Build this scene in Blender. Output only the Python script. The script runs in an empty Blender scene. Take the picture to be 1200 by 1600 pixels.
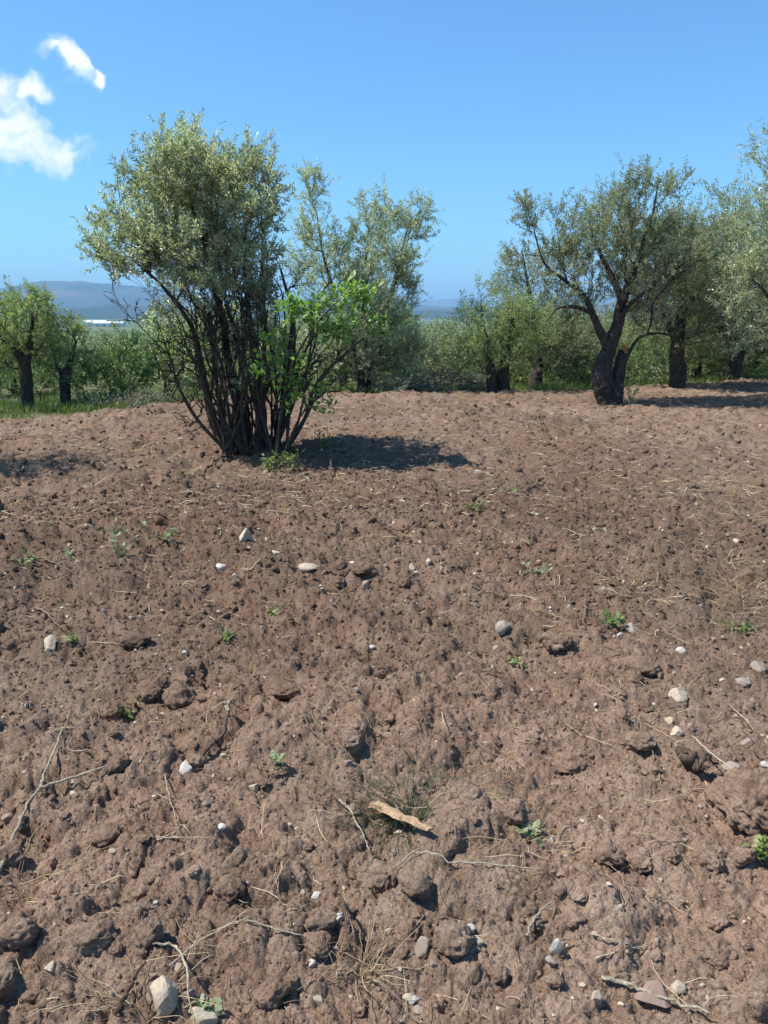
import bpy, math, random
import numpy as np
from mathutils import Vector

sc = bpy.context.scene
col = sc.collection
R = math.radians

# ------------------------------------------------------------------ camera
F, CX, CY, EYE = 1209.0, 600.0, 800.0, 488.0      # focal length and rows of the 1200 x 1600 photograph
CAMH = 1.6
PITCH = math.atan((CY - EYE) / F)
cam_d = bpy.data.cameras.new('camera')
cam_d.sensor_fit = 'VERTICAL'
cam_d.sensor_height = 36.0
cam_d.lens = F / 1600.0 * 36.0
cam_d.clip_start = 0.05
cam_d.clip_end = 60000.0
cam = bpy.data.objects.new('camera', cam_d)
cam.location = (0, 0, CAMH)
cam.rotation_euler = (math.pi / 2 - PITCH, 0, 0)
col.objects.link(cam)
sc.camera = cam

# ------------------------------------------------------------------ sky and sun
SUN_EL, SUN_AZ = R(59), R(-91)                     # azimuth from +Y towards +X
wd = bpy.data.worlds.new('World')
sc.world = wd
wd.use_nodes = True
wn = wd.node_tree.nodes
wl = wd.node_tree.links
wn.clear()
w_out = wn.new('ShaderNodeOutputWorld')
w_bg = wn.new('ShaderNodeBackground')
w_bg.inputs[1].default_value = 0.112
sky = wn.new('ShaderNodeTexSky')
sky.sky_type = 'NISHITA'
sky.sun_disc = False
sky.sun_elevation = SUN_EL
sky.sun_rotation = SUN_AZ
sky.altitude = 100
sky.air_density = 1.0
sky.dust_density = 0.5
sky.ozone_density = 3.0
SKY_TINT = (0.55, 0.95, 1.20)


def ray(px, py):
    r, u = (px - CX) / F, (CY - py) / F
    return np.array([r, math.cos(PITCH) + u * math.sin(PITCH), -math.sin(PITCH) + u * math.cos(PITCH)])


def world_math(op, a, b=None, c=None):
    n = wn.new('ShaderNodeMath'); n.operation = op
    for i, v in enumerate((a, b, c)):
        if v is None: continue
        if isinstance(v, (int, float)): n.inputs[i].default_value = v
        else: wl.new(v, n.inputs[i])
    return n.outputs[0]


# two fair-weather clouds low in the sky, laid out by direction (at infinity)
tc = wn.new('ShaderNodeTexCoord')
sep = wn.new('ShaderNodeSeparateXYZ'); wl.new(tc.outputs['Generated'], sep.inputs[0])
ymax = world_math('MAXIMUM', sep.outputs[1], 0.02)
cu = world_math('DIVIDE', sep.outputs[0], ymax)
cv = world_math('DIVIDE', sep.outputs[2], ymax)
nw = wn.new('ShaderNodeTexNoise'); nw.inputs['Scale'].default_value = 22; nw.inputs['Detail'].default_value = 5
wl.new(tc.outputs['Generated'], nw.inputs[0])
sw = wn.new('ShaderNodeSeparateColor'); wl.new(nw.outputs[1], sw.inputs[0])
cu = world_math('ADD', cu, world_math('MULTIPLY', world_math('SUBTRACT', sw.outputs[0], 0.5), 0.065))
cv = world_math('ADD', cv, world_math('MULTIPLY', world_math('SUBTRACT', sw.outputs[1], 0.5), 0.065))
comb = wn.new('ShaderNodeCombineXYZ'); wl.new(cu, comb.inputs[0]); wl.new(cv, comb.inputs[1])
cn1 = wn.new('ShaderNodeTexNoise'); cn1.inputs['Scale'].default_value = 16; cn1.inputs['Detail'].default_value = 7
cn1.inputs['Roughness'].default_value = 0.58
wl.new(comb.outputs[0], cn1.inputs[0])
cn2 = wn.new('ShaderNodeTexNoise'); cn2.inputs['Scale'].default_value = 45; cn2.inputs['Detail'].default_value = 6
wl.new(comb.outputs[0], cn2.inputs[0])


def blob(px, py, rx, ry, ang=0.0):
    d = ray(px, py); u0, v0 = d[0] / d[1], d[2] / d[1]
    d2 = ray(px + 1, py); s = d2[0] / d2[1] - u0
    ca, sa = math.cos(ang), math.sin(ang)
    du = world_math('SUBTRACT', cu, float(u0)); dv = world_math('SUBTRACT', cv, float(v0))
    a = world_math('ADD', world_math('MULTIPLY', du, ca / (rx * s)), world_math('MULTIPLY', dv, sa / (rx * s)))
    b = world_math('ADD', world_math('MULTIPLY', du, -sa / (ry * s)), world_math('MULTIPLY', dv, ca / (ry * s)))
    r2 = world_math('ADD', world_math('MULTIPLY', a, a), world_math('MULTIPLY', b, b))
    return world_math('SUBTRACT', 1.0, world_math('SQRT', r2))


blobs = [blob(30, 232, 140, 46), blob(5, 190, 96, 52, -0.5), blob(-20, 142, 58, 40), blob(42, 146, 46, 20), blob(-60, 225, 130, 70),
         blob(112, 100, 52, 18, -0.72), blob(88, 82, 24, 15), blob(148, 122, 20, 11, 0.3),
         blob(-120, 190, 130, 70), blob(-330, 120, 170, 60), blob(1500, 60, 160, 40)]
acc = blobs[0]
for b in blobs[1:]: acc = world_math('MAXIMUM', acc, b)
wob = world_math('MULTIPLY', world_math('SUBTRACT', cn1.outputs[0], 0.5), 2.4)
wob2 = world_math('MULTIPLY', world_math('SUBTRACT', cn2.outputs[0], 0.5), 1.3)
acc = world_math('ADD', world_math('ADD', acc, wob), wob2)
mr = wn.new('ShaderNodeMapRange'); mr.interpolation_type = 'SMOOTHSTEP'
mr.inputs[1].default_value = 0.0; mr.inputs[2].default_value = 0.95; mr.inputs[4].default_value = 0.95
wl.new(acc, mr.inputs[0])
front = world_math('GREATER_THAN', sep.outputs[1], 0.05)
cmask = world_math('MULTIPLY', mr.outputs[0], front)
tint = wn.new('ShaderNodeMix'); tint.data_type = 'RGBA'; tint.blend_type = 'MULTIPLY'
tint.inputs[0].default_value = 1.0
tint.inputs[7].default_value = (*SKY_TINT, 1)
wl.new(sky.outputs[0], tint.inputs[6])
cmix = wn.new('ShaderNodeMix'); cmix.data_type = 'RGBA'
cmix.inputs[7].default_value = (7.4, 7.6, 8.0, 1)
wl.new(cmask, cmix.inputs[0]); wl.new(tint.outputs[2], cmix.inputs[6])
wl.new(cmix.outputs[2], w_bg.inputs[0]); wl.new(w_bg.outputs[0], w_out.inputs[0])

sun_d = bpy.data.lights.new('sun', 'SUN')
sun_d.energy = 5.0
sun_d.angle = R(0.53)
sun_d.color = (1.0, 0.96, 0.90)
sun = bpy.data.objects.new('sun', sun_d)
SUN_DIR = Vector((math.sin(SUN_AZ) * math.cos(SUN_EL), math.cos(SUN_AZ) * math.cos(SUN_EL), math.sin(SUN_EL)))
sun.rotation_euler = SUN_DIR.to_track_quat('Z', 'Y').to_euler()
sun.location = (-8, 4, 20)
col.objects.link(sun)

vs = sc.view_settings
vs.view_transform = 'Standard'
vs.look = 'None'
vs.exposure = 0.62
vs.gamma = 1.0
vs.use_curve_mapping = False
sc.cycles.max_bounces = 8
sc.cycles.diffuse_bounces = 5
sc.cycles.transmission_bounces = 3
sc.cycles.transparent_max_bounces = 6
sc.cycles.caustics_reflective = False
sc.cycles.caustics_refractive = False

# ------------------------------------------------------------------ numpy noise
U = np.uint32


def h2(ix, iy, seed):
    with np.errstate(over='ignore'):
        h = (ix.astype(np.int64).astype(U) * U(374761393)) ^ (iy.astype(np.int64).astype(U) * U(668265263)) ^ U((seed * 2654435761) & 0xffffffff)
        h = (h ^ (h >> U(13))) * U(1274126177)
        h = (h ^ (h >> U(16))) * U(2246822519)
        h = h ^ (h >> U(15))
    return h.astype(np.float64) / 4294967296.0


def vn2(x, y, seed=0):
    x0, y0 = np.floor(x), np.floor(y)
    fx, fy = x - x0, y - y0
    fx = fx * fx * fx * (fx * (fx * 6 - 15) + 10); fy = fy * fy * fy * (fy * (fy * 6 - 15) + 10)
    a, b = h2(x0, y0, seed), h2(x0 + 1, y0, seed)
    c, d = h2(x0, y0 + 1, seed), h2(x0 + 1, y0 + 1, seed)
    return (a + (b - a) * fx) * (1 - fy) + (c + (d - c) * fx) * fy - 0.5


def fbm(x, y, seed=0, oct=4, gain=0.5):
    s, a = 0, 1.0
    for o in range(oct):
        s = s + a * vn2(x * 2 ** o + 17.3 * o, y * 2 ** o - 9.1 * o, seed + o)
        a *= gain
    return s


def lumps(x, y, cell, seed, prob=0.8, power=2.0, lo=0.35, hi=0.75):
    """union of irregular rounded lumps, height 0..1"""
    wx = x + cell * 0.55 * vn2(x / cell * 1.7, y / cell * 1.7, seed + 51)
    wy = y + cell * 0.55 * vn2(x / cell * 1.7 + 31, y / cell * 1.7, seed + 52)
    gx, gy = np.floor(wx / cell), np.floor(wy / cell)
    out = np.zeros_like(x)
    for ox in (-1, 0, 1):
        for oy in (-1, 0, 1):
            ix, iy = gx + ox, gy + oy
            jx, jy = h2(ix, iy, seed), h2(ix, iy, seed + 1)
            s, p = h2(ix, iy, seed + 2), h2(ix, iy, seed + 3)
            rr = cell * (lo + (hi - lo) * s)
            d2 = ((wx - (ix + jx) * cell) ** 2 + (wy - (iy + jy) * cell) ** 2) / (rr * rr)
            h = np.sqrt(np.clip(1 - d2 ** (power / 2), 0, 1)) * (0.45 + 0.55 * s) * (p < prob)
            out = np.maximum(out, h)
    return out


def sstep(a, b, x):
    t = np.clip((x - a) / (b - a), 0, 1)
    return t * t * (3 - 2 * t)


# ------------------------------------------------------------------ terrain
def edge(x, y):
    az = np.degrees(np.arctan2(x, np.maximum(y, 0.01)))
    e = np.interp(az, [-60, -27, -18, -8, 0, 8, 14, 20, 27, 60], [12.0, 13.2, 13.6, 15.0, 15.6, 15.9, 16.9, 18.6, 21.5, 26.0])
    return e + 0.7 * fbm(x * 0.9, y * 0.9, 77, 3)


def macro(x, y):
    d = np.hypot(x, y)
    past = np.maximum(d - edge(x, y), 0)
    # beyond the field the land falls away to the valley plain
    return -32.0 * (1 - np.exp(-past / 520.0)) + 0.25 * np.clip(past / 15, 0, 1) * fbm(x * 0.12, y * 0.12, 5, 3)


def field_h(x, y, fine=True):
    x = np.asarray(x, float); y = np.asarray(y, float)
    d = np.hypot(x, y)
    z = 0.10 * fbm(x * 0.55 + 3, y * 0.55, 11, 3)
    rough = 0.55 + 0.9 * sstep(-0.25, 0.3, fbm(x * 0.9, y * 0.9 + 7, 21, 3))     # cloddy and smoother patches
    # every size of lump is broken up by the next smaller one
    qx = x + 0.030 * fbm(x * 9, y * 9, 181, 3); qy = y + 0.030 * fbm(x * 9 + 40, y * 9, 182, 3)
    z = z + 0.040 * rough * lumps(qx, qy, 0.62, 101, 0.5)
    z = z + 0.038 * rough * lumps(qx + 9, qy, 0.27, 111, 0.55, 2.6)
    z = z + 0.026 * rough * lumps(qx, qy + 5, 0.125, 121, 0.65, 3.0)
    f1 = 1 - sstep(10, 18, d)
    z = z + 0.0150 * (0.5 + 0.5 * f1) * lumps(qx, qy, 0.060, 131, 0.72, 3.0)
    z = z + 0.022 * sstep(6, 10, d) * fbm(x * 13, y * 13, 155, 2, 0.6)
    if fine:
        f2 = 1 - sstep(4.0, 7.5, d)
        z = z + 0.0080 * f2 * lumps(x, y, 0.028, 141, 0.75, 3.0)
        z = z + 0.0045 * (1 - sstep(2.6, 4.5, d)) * lumps(x, y, 0.014, 145, 0.75)
        z = z + 0.012 * (1 - sstep(7, 12, d)) * fbm(x * 34, y * 34, 151, 4, 0.62)
    z = z + 0.03 * fbm(x * 5, y * 5, 161, 3)
    # holes torn by the plough
    pit = lumps(qx + 2, qy + 3, 0.75, 171, 0.5, 2.0, 0.08, 0.20)
    z = z - 0.075 * pit
    past = d - edge(x, y)
    z = z - 0.45 * sstep(-0.1, 1.4, past) - 0.2 * np.maximum(past - 1.0, 0)
    return z


FIELD = {}


def gz(x, y):
    d, a = math.hypot(x, y), math.atan2(x, y)
    r, z, az_ = FIELD['rows'], FIELD['z'], FIELD['az']
    if r[0] < d < r[-1] and abs(a) < az_[-1]:
        i = int(np.searchsorted(r, d)) - 1; fi = (d - r[i]) / (r[i + 1] - r[i])
        j = int(np.searchsorted(az_, a)) - 1; fj = (a - az_[j]) / (az_[j + 1] - az_[j])
        return float((z[i, j] * (1 - fj) + z[i, j + 1] * fj) * (1 - fi) + (z[i + 1, j] * (1 - fj) + z[i + 1, j + 1] * fj) * fi)
    return float(field_h(np.array([x]), np.array([y]))[0])


def ground_z(x, y):
    xa, ya = np.array([float(x)]), np.array([float(y)])
    past = float((np.hypot(xa, ya) - edge(xa, ya))[0])
    return max(gz(x, y), float(macro(xa, ya)[0]) - 0.02) if past > -0.5 else gz(x, y)


def G(px, py):
    """point of the soil seen at a place in the photograph"""
    d = ray(px, py); z = 0.0
    for _ in range(4):
        t = (z - CAMH) / d[2]
        x, y = d[0] * t, d[1] * t
        z = gz(x, y)
    return np.array([x, y, z])


def P(px, py, Y):
    d = ray(px, py); t = Y / d[1]
    return np.array([d[0] * t, Y, CAMH + d[2] * t])


def spread_az(rng, n):
    a = rng.uniform(-31, 31, n); w = rng.random(n) < .22
    return np.where(w, np.sign(a) * rng.uniform(31, 58, n), a)


# ------------------------------------------------------------------ mesh helpers
class MB:
    def __init__(s): s.v = []; s.f = {}; s.n = 0

    def add(s, v, f):
        v = np.asarray(v, float).reshape(-1, 3); f = np.asarray(f, np.int64)
        s.v.append(v); s.f.setdefault(f.shape[1], []).append(f + s.n); s.n += len(v)

    def mesh(s, name, smooth=True):
        v = np.concatenate(s.v)
        me = bpy.data.meshes.new(name)
        tot, loops = [], []
        for k, fl in s.f.items():
            a = np.concatenate(fl); tot.append(np.full(len(a), k)); loops.append(a.ravel())
        tot = np.concatenate(tot); loops = np.concatenate(loops)
        me.vertices.add(len(v)); me.vertices.foreach_set('co', v.astype(np.float32).ravel())
        me.loops.add(len(loops)); me.loops.foreach_set('vertex_index', loops.astype(np.int32))
        me.polygons.add(len(tot))
        st = np.concatenate([[0], np.cumsum(tot)[:-1]])
        me.polygons.foreach_set('loop_start', st.astype(np.int32))
        me.polygons.foreach_set('loop_total', tot.astype(np.int32))
        me.polygons.foreach_set('use_smooth', np.full(len(tot), smooth))
        me.update(calc_edges=True)
        return me

    def tube(s, pts, rad, n=6, cap=True, wob=0.0, rng=None):
        pts = np.asarray(pts, float); rad = np.asarray(rad, float)
        m = len(pts)
        t = np.gradient(pts, axis=0); t /= np.linalg.norm(t, axis=1)[:, None] + 1e-9
        ref = np.array([0.3, 0.9, 0.2]) if abs(t[0, 2]) > 0.7 else np.array([0.1, 0.2, 1.0])
        a = np.cross(t, ref); a /= np.linalg.norm(a, axis=1)[:, None] + 1e-9
        b = np.cross(t, a)
        th = np.arange(n) * 2 * math.pi / n
        rr = np.repeat(rad[:, None], n, 1)
        if wob and rng is not None:
            prof = 1 + wob * rng.normal(size=n)
            rr = rr * prof[None, :] * (1 + wob * 0.7 * rng.normal(size=(m, n)))
        ring = pts[:, None, :] + rr[:, :, None] * (np.cos(th)[None, :, None] * a[:, None, :] + np.sin(th)[None, :, None] * b[:, None, :])
        i = np.arange(m - 1)[:, None] * n; j = np.arange(n)[None, :]; k = (j + 1) % n
        q = np.stack([i + j, i + k, i + n + k, i + n + j], -1).reshape(-1, 4)
        v = ring.reshape(-1, 3)
        s.add(v, q)
        if cap:
            base = s.n - len(v)
            o = len(v)
            s.v.append(np.array([pts[0], pts[-1]])); s.n += 2
            c0, c1 = base + o, base + o + 1
            jj = np.arange(n); kk = (jj + 1) % n
            s.f.setdefault(3, []).append(np.stack([np.full(n, c0), base + kk, base + jj], -1))
            e = base + (m - 1) * n
            s.f[3].append(np.stack([np.full(n, c1), e + jj, e + kk], -1))


def mkobj(name, me, mat, parent=None, **kw):
    o = bpy.data.objects.new(name, me)
    if mat is not None and me is not None and not me.materials: me.materials.append(mat)
    col.objects.link(o)
    if parent is not None: o.parent = parent
    for k, v in kw.items(): o[k] = v
    return o


def thing(name, label, cat, loc, group=None, rz=0.0):
    o = bpy.data.objects.new(name, None)
    o.empty_display_size = 0.2
    o.location = loc; o.rotation_euler = (0, 0, rz)
    col.objects.link(o)
    o['label'] = label; o['category'] = cat
    if group: o['group'] = group
    return o


def copy_tree(o, parent=None):
    c = o.copy(); col.objects.link(c)
    if parent is not None: c.parent = parent
    for ch in list(o.children): copy_tree(ch, c)
    return c


def catmull(p, k=4):
    p = np.asarray(p, float)
    if len(p) < 3: 
        t = np.linspace(0, 1, k + 1)[:, None]; return p[0] * (1 - t) + p[-1] * t
    e = np.concatenate([[2 * p[0] - p[1]], p, [2 * p[-1] - p[-2]]])
    out = []
    for i in range(1, len(e) - 2):
        t = np.linspace(0, 1, k, endpoint=False)[:, None]
        a, b, c, d = e[i - 1], e[i], e[i + 1], e[i + 2]
        out.append(0.5 * (2 * b + (c - a) * t + (2 * a - 5 * b + 4 * c - d) * t * t + (3 * b - a - 3 * c + d) * t ** 3))
    out.append(p[-1:])
    return np.concatenate(out)


# ------------------------------------------------------------------ materials
class NT:
    def __init__(s, name):
        s.m = bpy.data.materials.new(name); s.m.use_nodes = True
        s.t = s.m.node_tree; s.t.nodes.clear()
        s.out = s.t.nodes.new('ShaderNodeOutputMaterial')

    def n(s, typ, **ins):
        nd = s.t.nodes.new('ShaderNode' + typ)
        for k, v in ins.items():
            key = int(k[1:]) if k[0] == 'i' and k[1:].isdigit() else k.replace('_', ' ')
            s.set(nd.inputs[key], v)
        return nd

    def set(s, inp, v):
        if hasattr(v, 'is_output'): s.t.links.new(v, inp)
        elif isinstance(v, tuple) and len(v) == 3 and inp.type == 'RGBA': inp.default_value = (*v, 1)
        else: inp.default_value = v

    def noise(s, vec, scale, detail=4, rough=0.55, dist=0.0):
        nd = s.n('TexNoise', Vector=vec, Scale=scale, Detail=detail, Roughness=rough, Distortion=dist)
        return nd.outputs[0]

    def ramp(s, fac, stops):
        nd = s.n('ValToRGB'); s.set(nd.inputs[0], fac)
        el = nd.color_ramp.elements
        while len(el) < len(stops): el.new(0.5)
        for e, (p, c) in zip(el, stops):
            e.position = p; e.color = (*c, 1) if len(c) == 3 else c
        return nd.outputs[0]

    def mix(s, fac, a, b, mode='MIX'):
        nd = s.n('Mix'); nd.data_type = 'RGBA'; nd.blend_type = mode
        s.set(nd.inputs[0], fac); s.set(nd.inputs[6], a); s.set(nd.inputs[7], b)
        return nd.outputs[2]

    def math(s, op, a, b=0.0):
        nd = s.n('Math'); nd.operation = op; s.set(nd.inputs[0], a); s.set(nd.inputs[1], b)
        return nd.outputs[0]

    def pos(s): return s.n('NewGeometry').outputs['Position']

    def obj(s): return s.n('TexCoord').outputs['Object']

    def bump(s, h, strength=0.5, dist=0.01, normal=None):
        nd = s.n('Bump', Height=h, Strength=strength, Distance=dist)
        if normal is not None: s.set(nd.inputs['Normal'], normal)
        return nd.outputs[0]

    def principled(s, color, rough=0.9, normal=None, spec=0.3):
        b = s.n('BsdfPrincipled'); s.set(b.inputs['Base Color'], color); s.set(b.inputs['Roughness'], rough)
        b.inputs['Specular IOR Level'].default_value = spec
        if normal is not None: s.set(b.inputs['Normal'], normal)
        s.t.links.new(b.outputs[0], s.out.inputs[0])
        return s.m


def soil_material():
    t = NT('soil'); p = t.pos()
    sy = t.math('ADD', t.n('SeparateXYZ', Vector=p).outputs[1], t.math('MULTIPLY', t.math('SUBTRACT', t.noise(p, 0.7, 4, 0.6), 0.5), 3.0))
    n1 = t.noise(p, 0.8, 5, 0.6); n2 = t.noise(p, 9, 6, 0.65); n3 = t.noise(p, 90, 5, 0.7); n4 = t.noise(p, 420, 3, 0.6)
    c = t.ramp(n2, [(0.28, (0.180, 0.120, 0.082)), (0.5, (0.258, 0.181, 0.129)), (0.72, (0.350, 0.257, 0.190))])
    red = t.mix(t.ramp(n1, [(0.38, (0, 0, 0)), (0.68, (1, 1, 1))]), (1.04, 0.98, 0.95), (0.95, 1.0, 1.03))
    c = t.mix(1.0, c, red, 'MULTIPLY')
    c = t.mix(1.0, c, t.ramp(t.noise(p, 0.33, 4, 0.6), [(0.34, (0.72, 0.69, 0.67)), (0.62, (1.12, 1.12, 1.12))]), 'MULTIPLY')
    c = t.mix(0.9, c, t.ramp(n3, [(0.32, (0.55, 0.53, 0.52)), (0.5, (1, 1, 1)), (0.68, (1.30, 1.28, 1.26))]), 'MULTIPLY')
    fleck = t.ramp(t.noise(p, 55, 4, 0.7), [(0.66, (0, 0, 0)), (0.70, (1, 1, 1))])
    c = t.mix(t.math('MULTIPLY', fleck, 0.5), c, (0.46, 0.37, 0.28))
    grit = t.ramp(n4, [(0.66, (0, 0, 0)), (0.72, (1, 1, 1))])
    c = t.mix(t.math('MULTIPLY', grit, 0.6), c, (0.52, 0.42, 0.32))
    dk = t.ramp(t.noise(p, 200, 3, 0.6), [(0.33, (0.62, 0.60, 0.58)), (0.47, (1, 1, 1))])
    c = t.mix(0.8, c, dk, 'MULTIPLY')
    # the dry factor only follows distance: light foreground, darker middle, slightly lighter far end
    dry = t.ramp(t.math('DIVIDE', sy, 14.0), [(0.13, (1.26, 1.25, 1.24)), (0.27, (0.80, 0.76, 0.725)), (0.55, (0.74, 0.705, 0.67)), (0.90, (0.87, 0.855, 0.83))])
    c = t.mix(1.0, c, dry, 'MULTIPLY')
    b = t.bump(n2, 0.35, 0.03)
    b = t.bump(t.noise(p, 28, 5, 0.65), 0.6, 0.03, b)
    b = t.bump(n3, 0.8, 0.014, b)
    b = t.bump(t.noise(p, 200, 4, 0.65), 0.8, 0.006, b)
    b = t.bump(n4, 0.5, 0.003, b)
    return t.principled(c, 0.97, b, 0.12)


def ground_material():
    t = NT('valley_ground'); p = t.pos()
    sep = t.n('SeparateXYZ', Vector=p)
    n1 = t.noise(p, 0.004, 5, 0.6); n2 = t.noise(p, 0.03, 5, 0.6); n3 = t.noise(p, 0.9, 5, 0.6); n4 = t.noise(p, 12, 4, 0.6)
    c = t.ramp(n1, [(0.36, (0.060, 0.088, 0.022)), (0.5, (0.098, 0.128, 0.034)), (0.58, (0.16, 0.17, 0.06)), (0.66, (0.085, 0.12, 0.03))])
    c = t.mix(0.6, c, t.ramp(n2, [(0.3, (0.5, 0.55, 0.45)), (0.6, (1.15, 1.12, 1.05))]), 'MULTIPLY')
    near = t.ramp(n3, [(0.35, (0.050, 0.070, 0.02)), (0.50, (0.10, 0.10, 0.045)), (0.62, (0.19, 0.145, 0.095))])
    d = t.n('VectorMath'); d.operation = 'LENGTH'; t.set(d.inputs[0], p)
    f = t.n('MapRange'); t.set(f.inputs[0], d.outputs['Value']); f.inputs[1].default_value = 40; f.inputs[2].default_value = 160
    c = t.mix(f.outputs[0], near, c)
    return t.principled(c, 0.95, t.bump(n4, 0.6, 0.05), 0.1)


def hill_material(name, cols):
    t = NT(name); p = t.pos()
    m = t.n('Mapping', Vector=p); m.inputs['Scale'].default_value = (1, 0.55, 2.4)
    n1 = t.noise(m.outputs[0], 0.0010, 6, 0.6, 0.4); n2 = t.noise(m.outputs[0], 0.004, 6, 0.65); n3 = t.noise(p, 0.02, 5, 0.7)
    c = t.ramp(n1, cols)
    c = t.mix(0.75, c, t.ramp(n2, [(0.34, (0.40, 0.46, 0.42)), (0.52, (1, 1, 1)), (0.66, (1.5, 1.35, 1.15))]), 'MULTIPLY')
    c = t.mix(0.7, c, t.ramp(n3, [(0.35, (0.5, 0.55, 0.5)), (0.6, (1.15, 1.1, 1.1))]), 'MULTIPLY')
    return t.principled(c, 1.0, t.bump(n3, 0.7, 12), 0.0)


def bark_material(name, dark, light, scale=1.0):
    t = NT(name); p = t.obj()
    m = t.n('Mapping', Vector=p); m.inputs['Scale'].default_value = (1, 1, 0.28)
    n1 = t.noise(m.outputs[0], 26 * scale, 6, 0.7, 0.6); n2 = t.noise(p, 3.0, 4, 0.6); n3 = t.noise(m.outputs[0], 110 * scale, 4, 0.6)
    c = t.ramp(n1, [(0.32, dark), (0.68, light)])
    c = t.mix(0.6, c, t.ramp(n2, [(0.35, (0.6, 0.58, 0.56)), (0.65, (1.3, 1.3, 1.28))]), 'MULTIPLY')
    b = t.bump(n1, 0.9, 0.03); b = t.bump(n3, 0.6, 0.006, b)
    return t.principled(c, 0.92, b, 0.15)


def leaf_material(name, tops, under, trans=0.25, rough=0.42):
    """leaf blade: glossy upper side, paler underside, some light passes through"""
    t = NT(name); g = t.n('NewGeometry')
    rnd = g.outputs['Random Per Island']
    c = t.ramp(rnd, [(i / max(1, len(tops) - 1), x) for i, x in enumerate(tops)])
    big = t.noise(g.outputs['Position'], 1.6, 3, 0.5)
    c = t.mix(0.7, c, t.ramp(big, [(0.33, (0.68, 0.72, 0.70)), (0.66, (1.28, 1.2, 1.1))]), 'MULTIPLY')
    cu_ = t.mix(0.35, under, c)
    colr = t.mix(g.outputs['Backfacing'], c, cu_)
    b = t.n('BsdfPrincipled'); t.set(b.inputs['Base Color'], colr); b.inputs['Roughness'].default_value = rough
    b.inputs['Specular IOR Level'].default_value = 0.7
    tr = t.n('BsdfTranslucent'); t.set(tr.inputs[0], t.mix(1.0, c, (1.3, 1.4, 0.75), 'MULTIPLY'))
    mx = t.n('MixShader'); mx.inputs[0].default_value = trans
    t.t.links.new(b.outputs[0], mx.inputs[1]); t.t.links.new(tr.outputs[0], mx.inputs[2])
    t.t.links.new(mx.outputs[0], t.out.inputs[0])
    return t.m


def stone_material(name, a, b_, dirt=0.5):
    t = NT(name); p = t.obj(); info = t.n('ObjectInfo').outputs['Random']
    add = t.n('VectorMath', i0=p); t.set(add.inputs[1], t.n('CombineXYZ', X=info, Y=info, Z=info).outputs[0])
    n1 = t.noise(add.outputs[0], 18, 6, 0.65); n2 = t.noise(add.outputs[0], 90, 5, 0.65); n3 = t.noise(add.outputs[0], 7, 4, 0.6, 0.5)
    c = t.ramp(n1, [(0.3, a), (0.7, b_)])
    c = t.mix(0.5, c, t.ramp(info, [(0, (0.78, 0.74, 0.70)), (1, (1.12, 1.1, 1.08))]), 'MULTIPLY')
    c = t.mix(t.math('MULTIPLY', t.ramp(n3, [(0.46, (0, 0, 0)), (0.62, (1, 1, 1))]), dirt), c, (0.24, 0.16, 0.115))
    b = t.bump(n1, 0.5, 0.01); b = t.bump(n2, 0.5, 0.003, b)
    return t.principled(c, 0.85, b, 0.25)


def litter_material(name, stops, rough=0.8):
    t = NT(name); g = t.n('NewGeometry')
    c = t.ramp(g.outputs['Random Per Island'], stops)
    n = t.noise(g.outputs['Position'], 60, 3)
    c = t.mix(0.5, c, t.ramp(n, [(0.3, (0.6, 0.58, 0.55)), (0.65, (1.1, 1.1, 1.1))]), 'MULTIPLY')
    return t.principled(c, rough, None, 0.2)


M = {}
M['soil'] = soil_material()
M['ground'] = ground_material()
M['hill'] = hill_material('wooded_hill', [(0.34, (0.012, 0.022, 0.012)), (0.48, (0.020, 0.034, 0.016)), (0.56, (0.055, 0.058, 0.034)), (0.66, (0.12, 0.09, 0.06))])
M['hill2'] = hill_material('far_ridge', [(0.36, (0.010, 0.020, 0.012)), (0.52, (0.022, 0.036, 0.018)), (0.64, (0.08, 0.085, 0.045))])
M['bark'] = bark_material('olive_bark', (0.022, 0.018, 0.015), (0.115, 0.098, 0.082))
M['bark_brown'] = bark_material('olive_stem_bark', (0.035, 0.025, 0.019), (0.15, 0.115, 0.088), 1.4)
M['twig'] = bark_material('dead_twig_bark', (0.07, 0.055, 0.045), (0.20, 0.165, 0.14), 2.0)
OLT = [(0.150, 0.180, 0.112), (0.265, 0.298, 0.195), (0.37, 0.40, 0.28), (0.56, 0.58, 0.47)]
M['olive'] = leaf_material('olive_leaf', OLT, (0.60, 0.64, 0.54), 0.5, 0.34)
M['olive_g'] = leaf_material('green_olive_leaf', [(0.135, 0.190, 0.065), (0.235, 0.295, 0.115), (0.37, 0.42, 0.21)], (0.46, 0.50, 0.35), 0.5, 0.45)
M['olive_d'] = leaf_material('grey_olive_leaf', [(0.125, 0.145, 0.080), (0.215, 0.235, 0.135), (0.35, 0.36, 0.24)], (0.48, 0.50, 0.40), 0.46, 0.5)
M['oak'] = leaf_material('bright_broad_leaf', [(0.11, 0.24, 0.028), (0.19, 0.34, 0.045), (0.29, 0.43, 0.075)], (0.22, 0.34, 0.10), 0.4, 0.5)
M['bush'] = leaf_material('dark_bush_leaf', [(0.075, 0.140, 0.034), (0.135, 0.215, 0.058), (0.21, 0.29, 0.10)], (0.12, 0.18, 0.07), 0.25, 0.5)
M['prune'] = leaf_material('cut_olive_leaf', [(0.17, 0.165, 0.095), (0.23, 0.22, 0.14), (0.26, 0.22, 0.14)], (0.33, 0.32, 0.24), 0.15, 0.6)
M['weed'] = leaf_material('weed_leaf', [(0.075, 0.120, 0.020), (0.135, 0.185, 0.036), (0.22, 0.26, 0.07)], (0.16, 0.24, 0.10), 0.3, 0.55)
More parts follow.
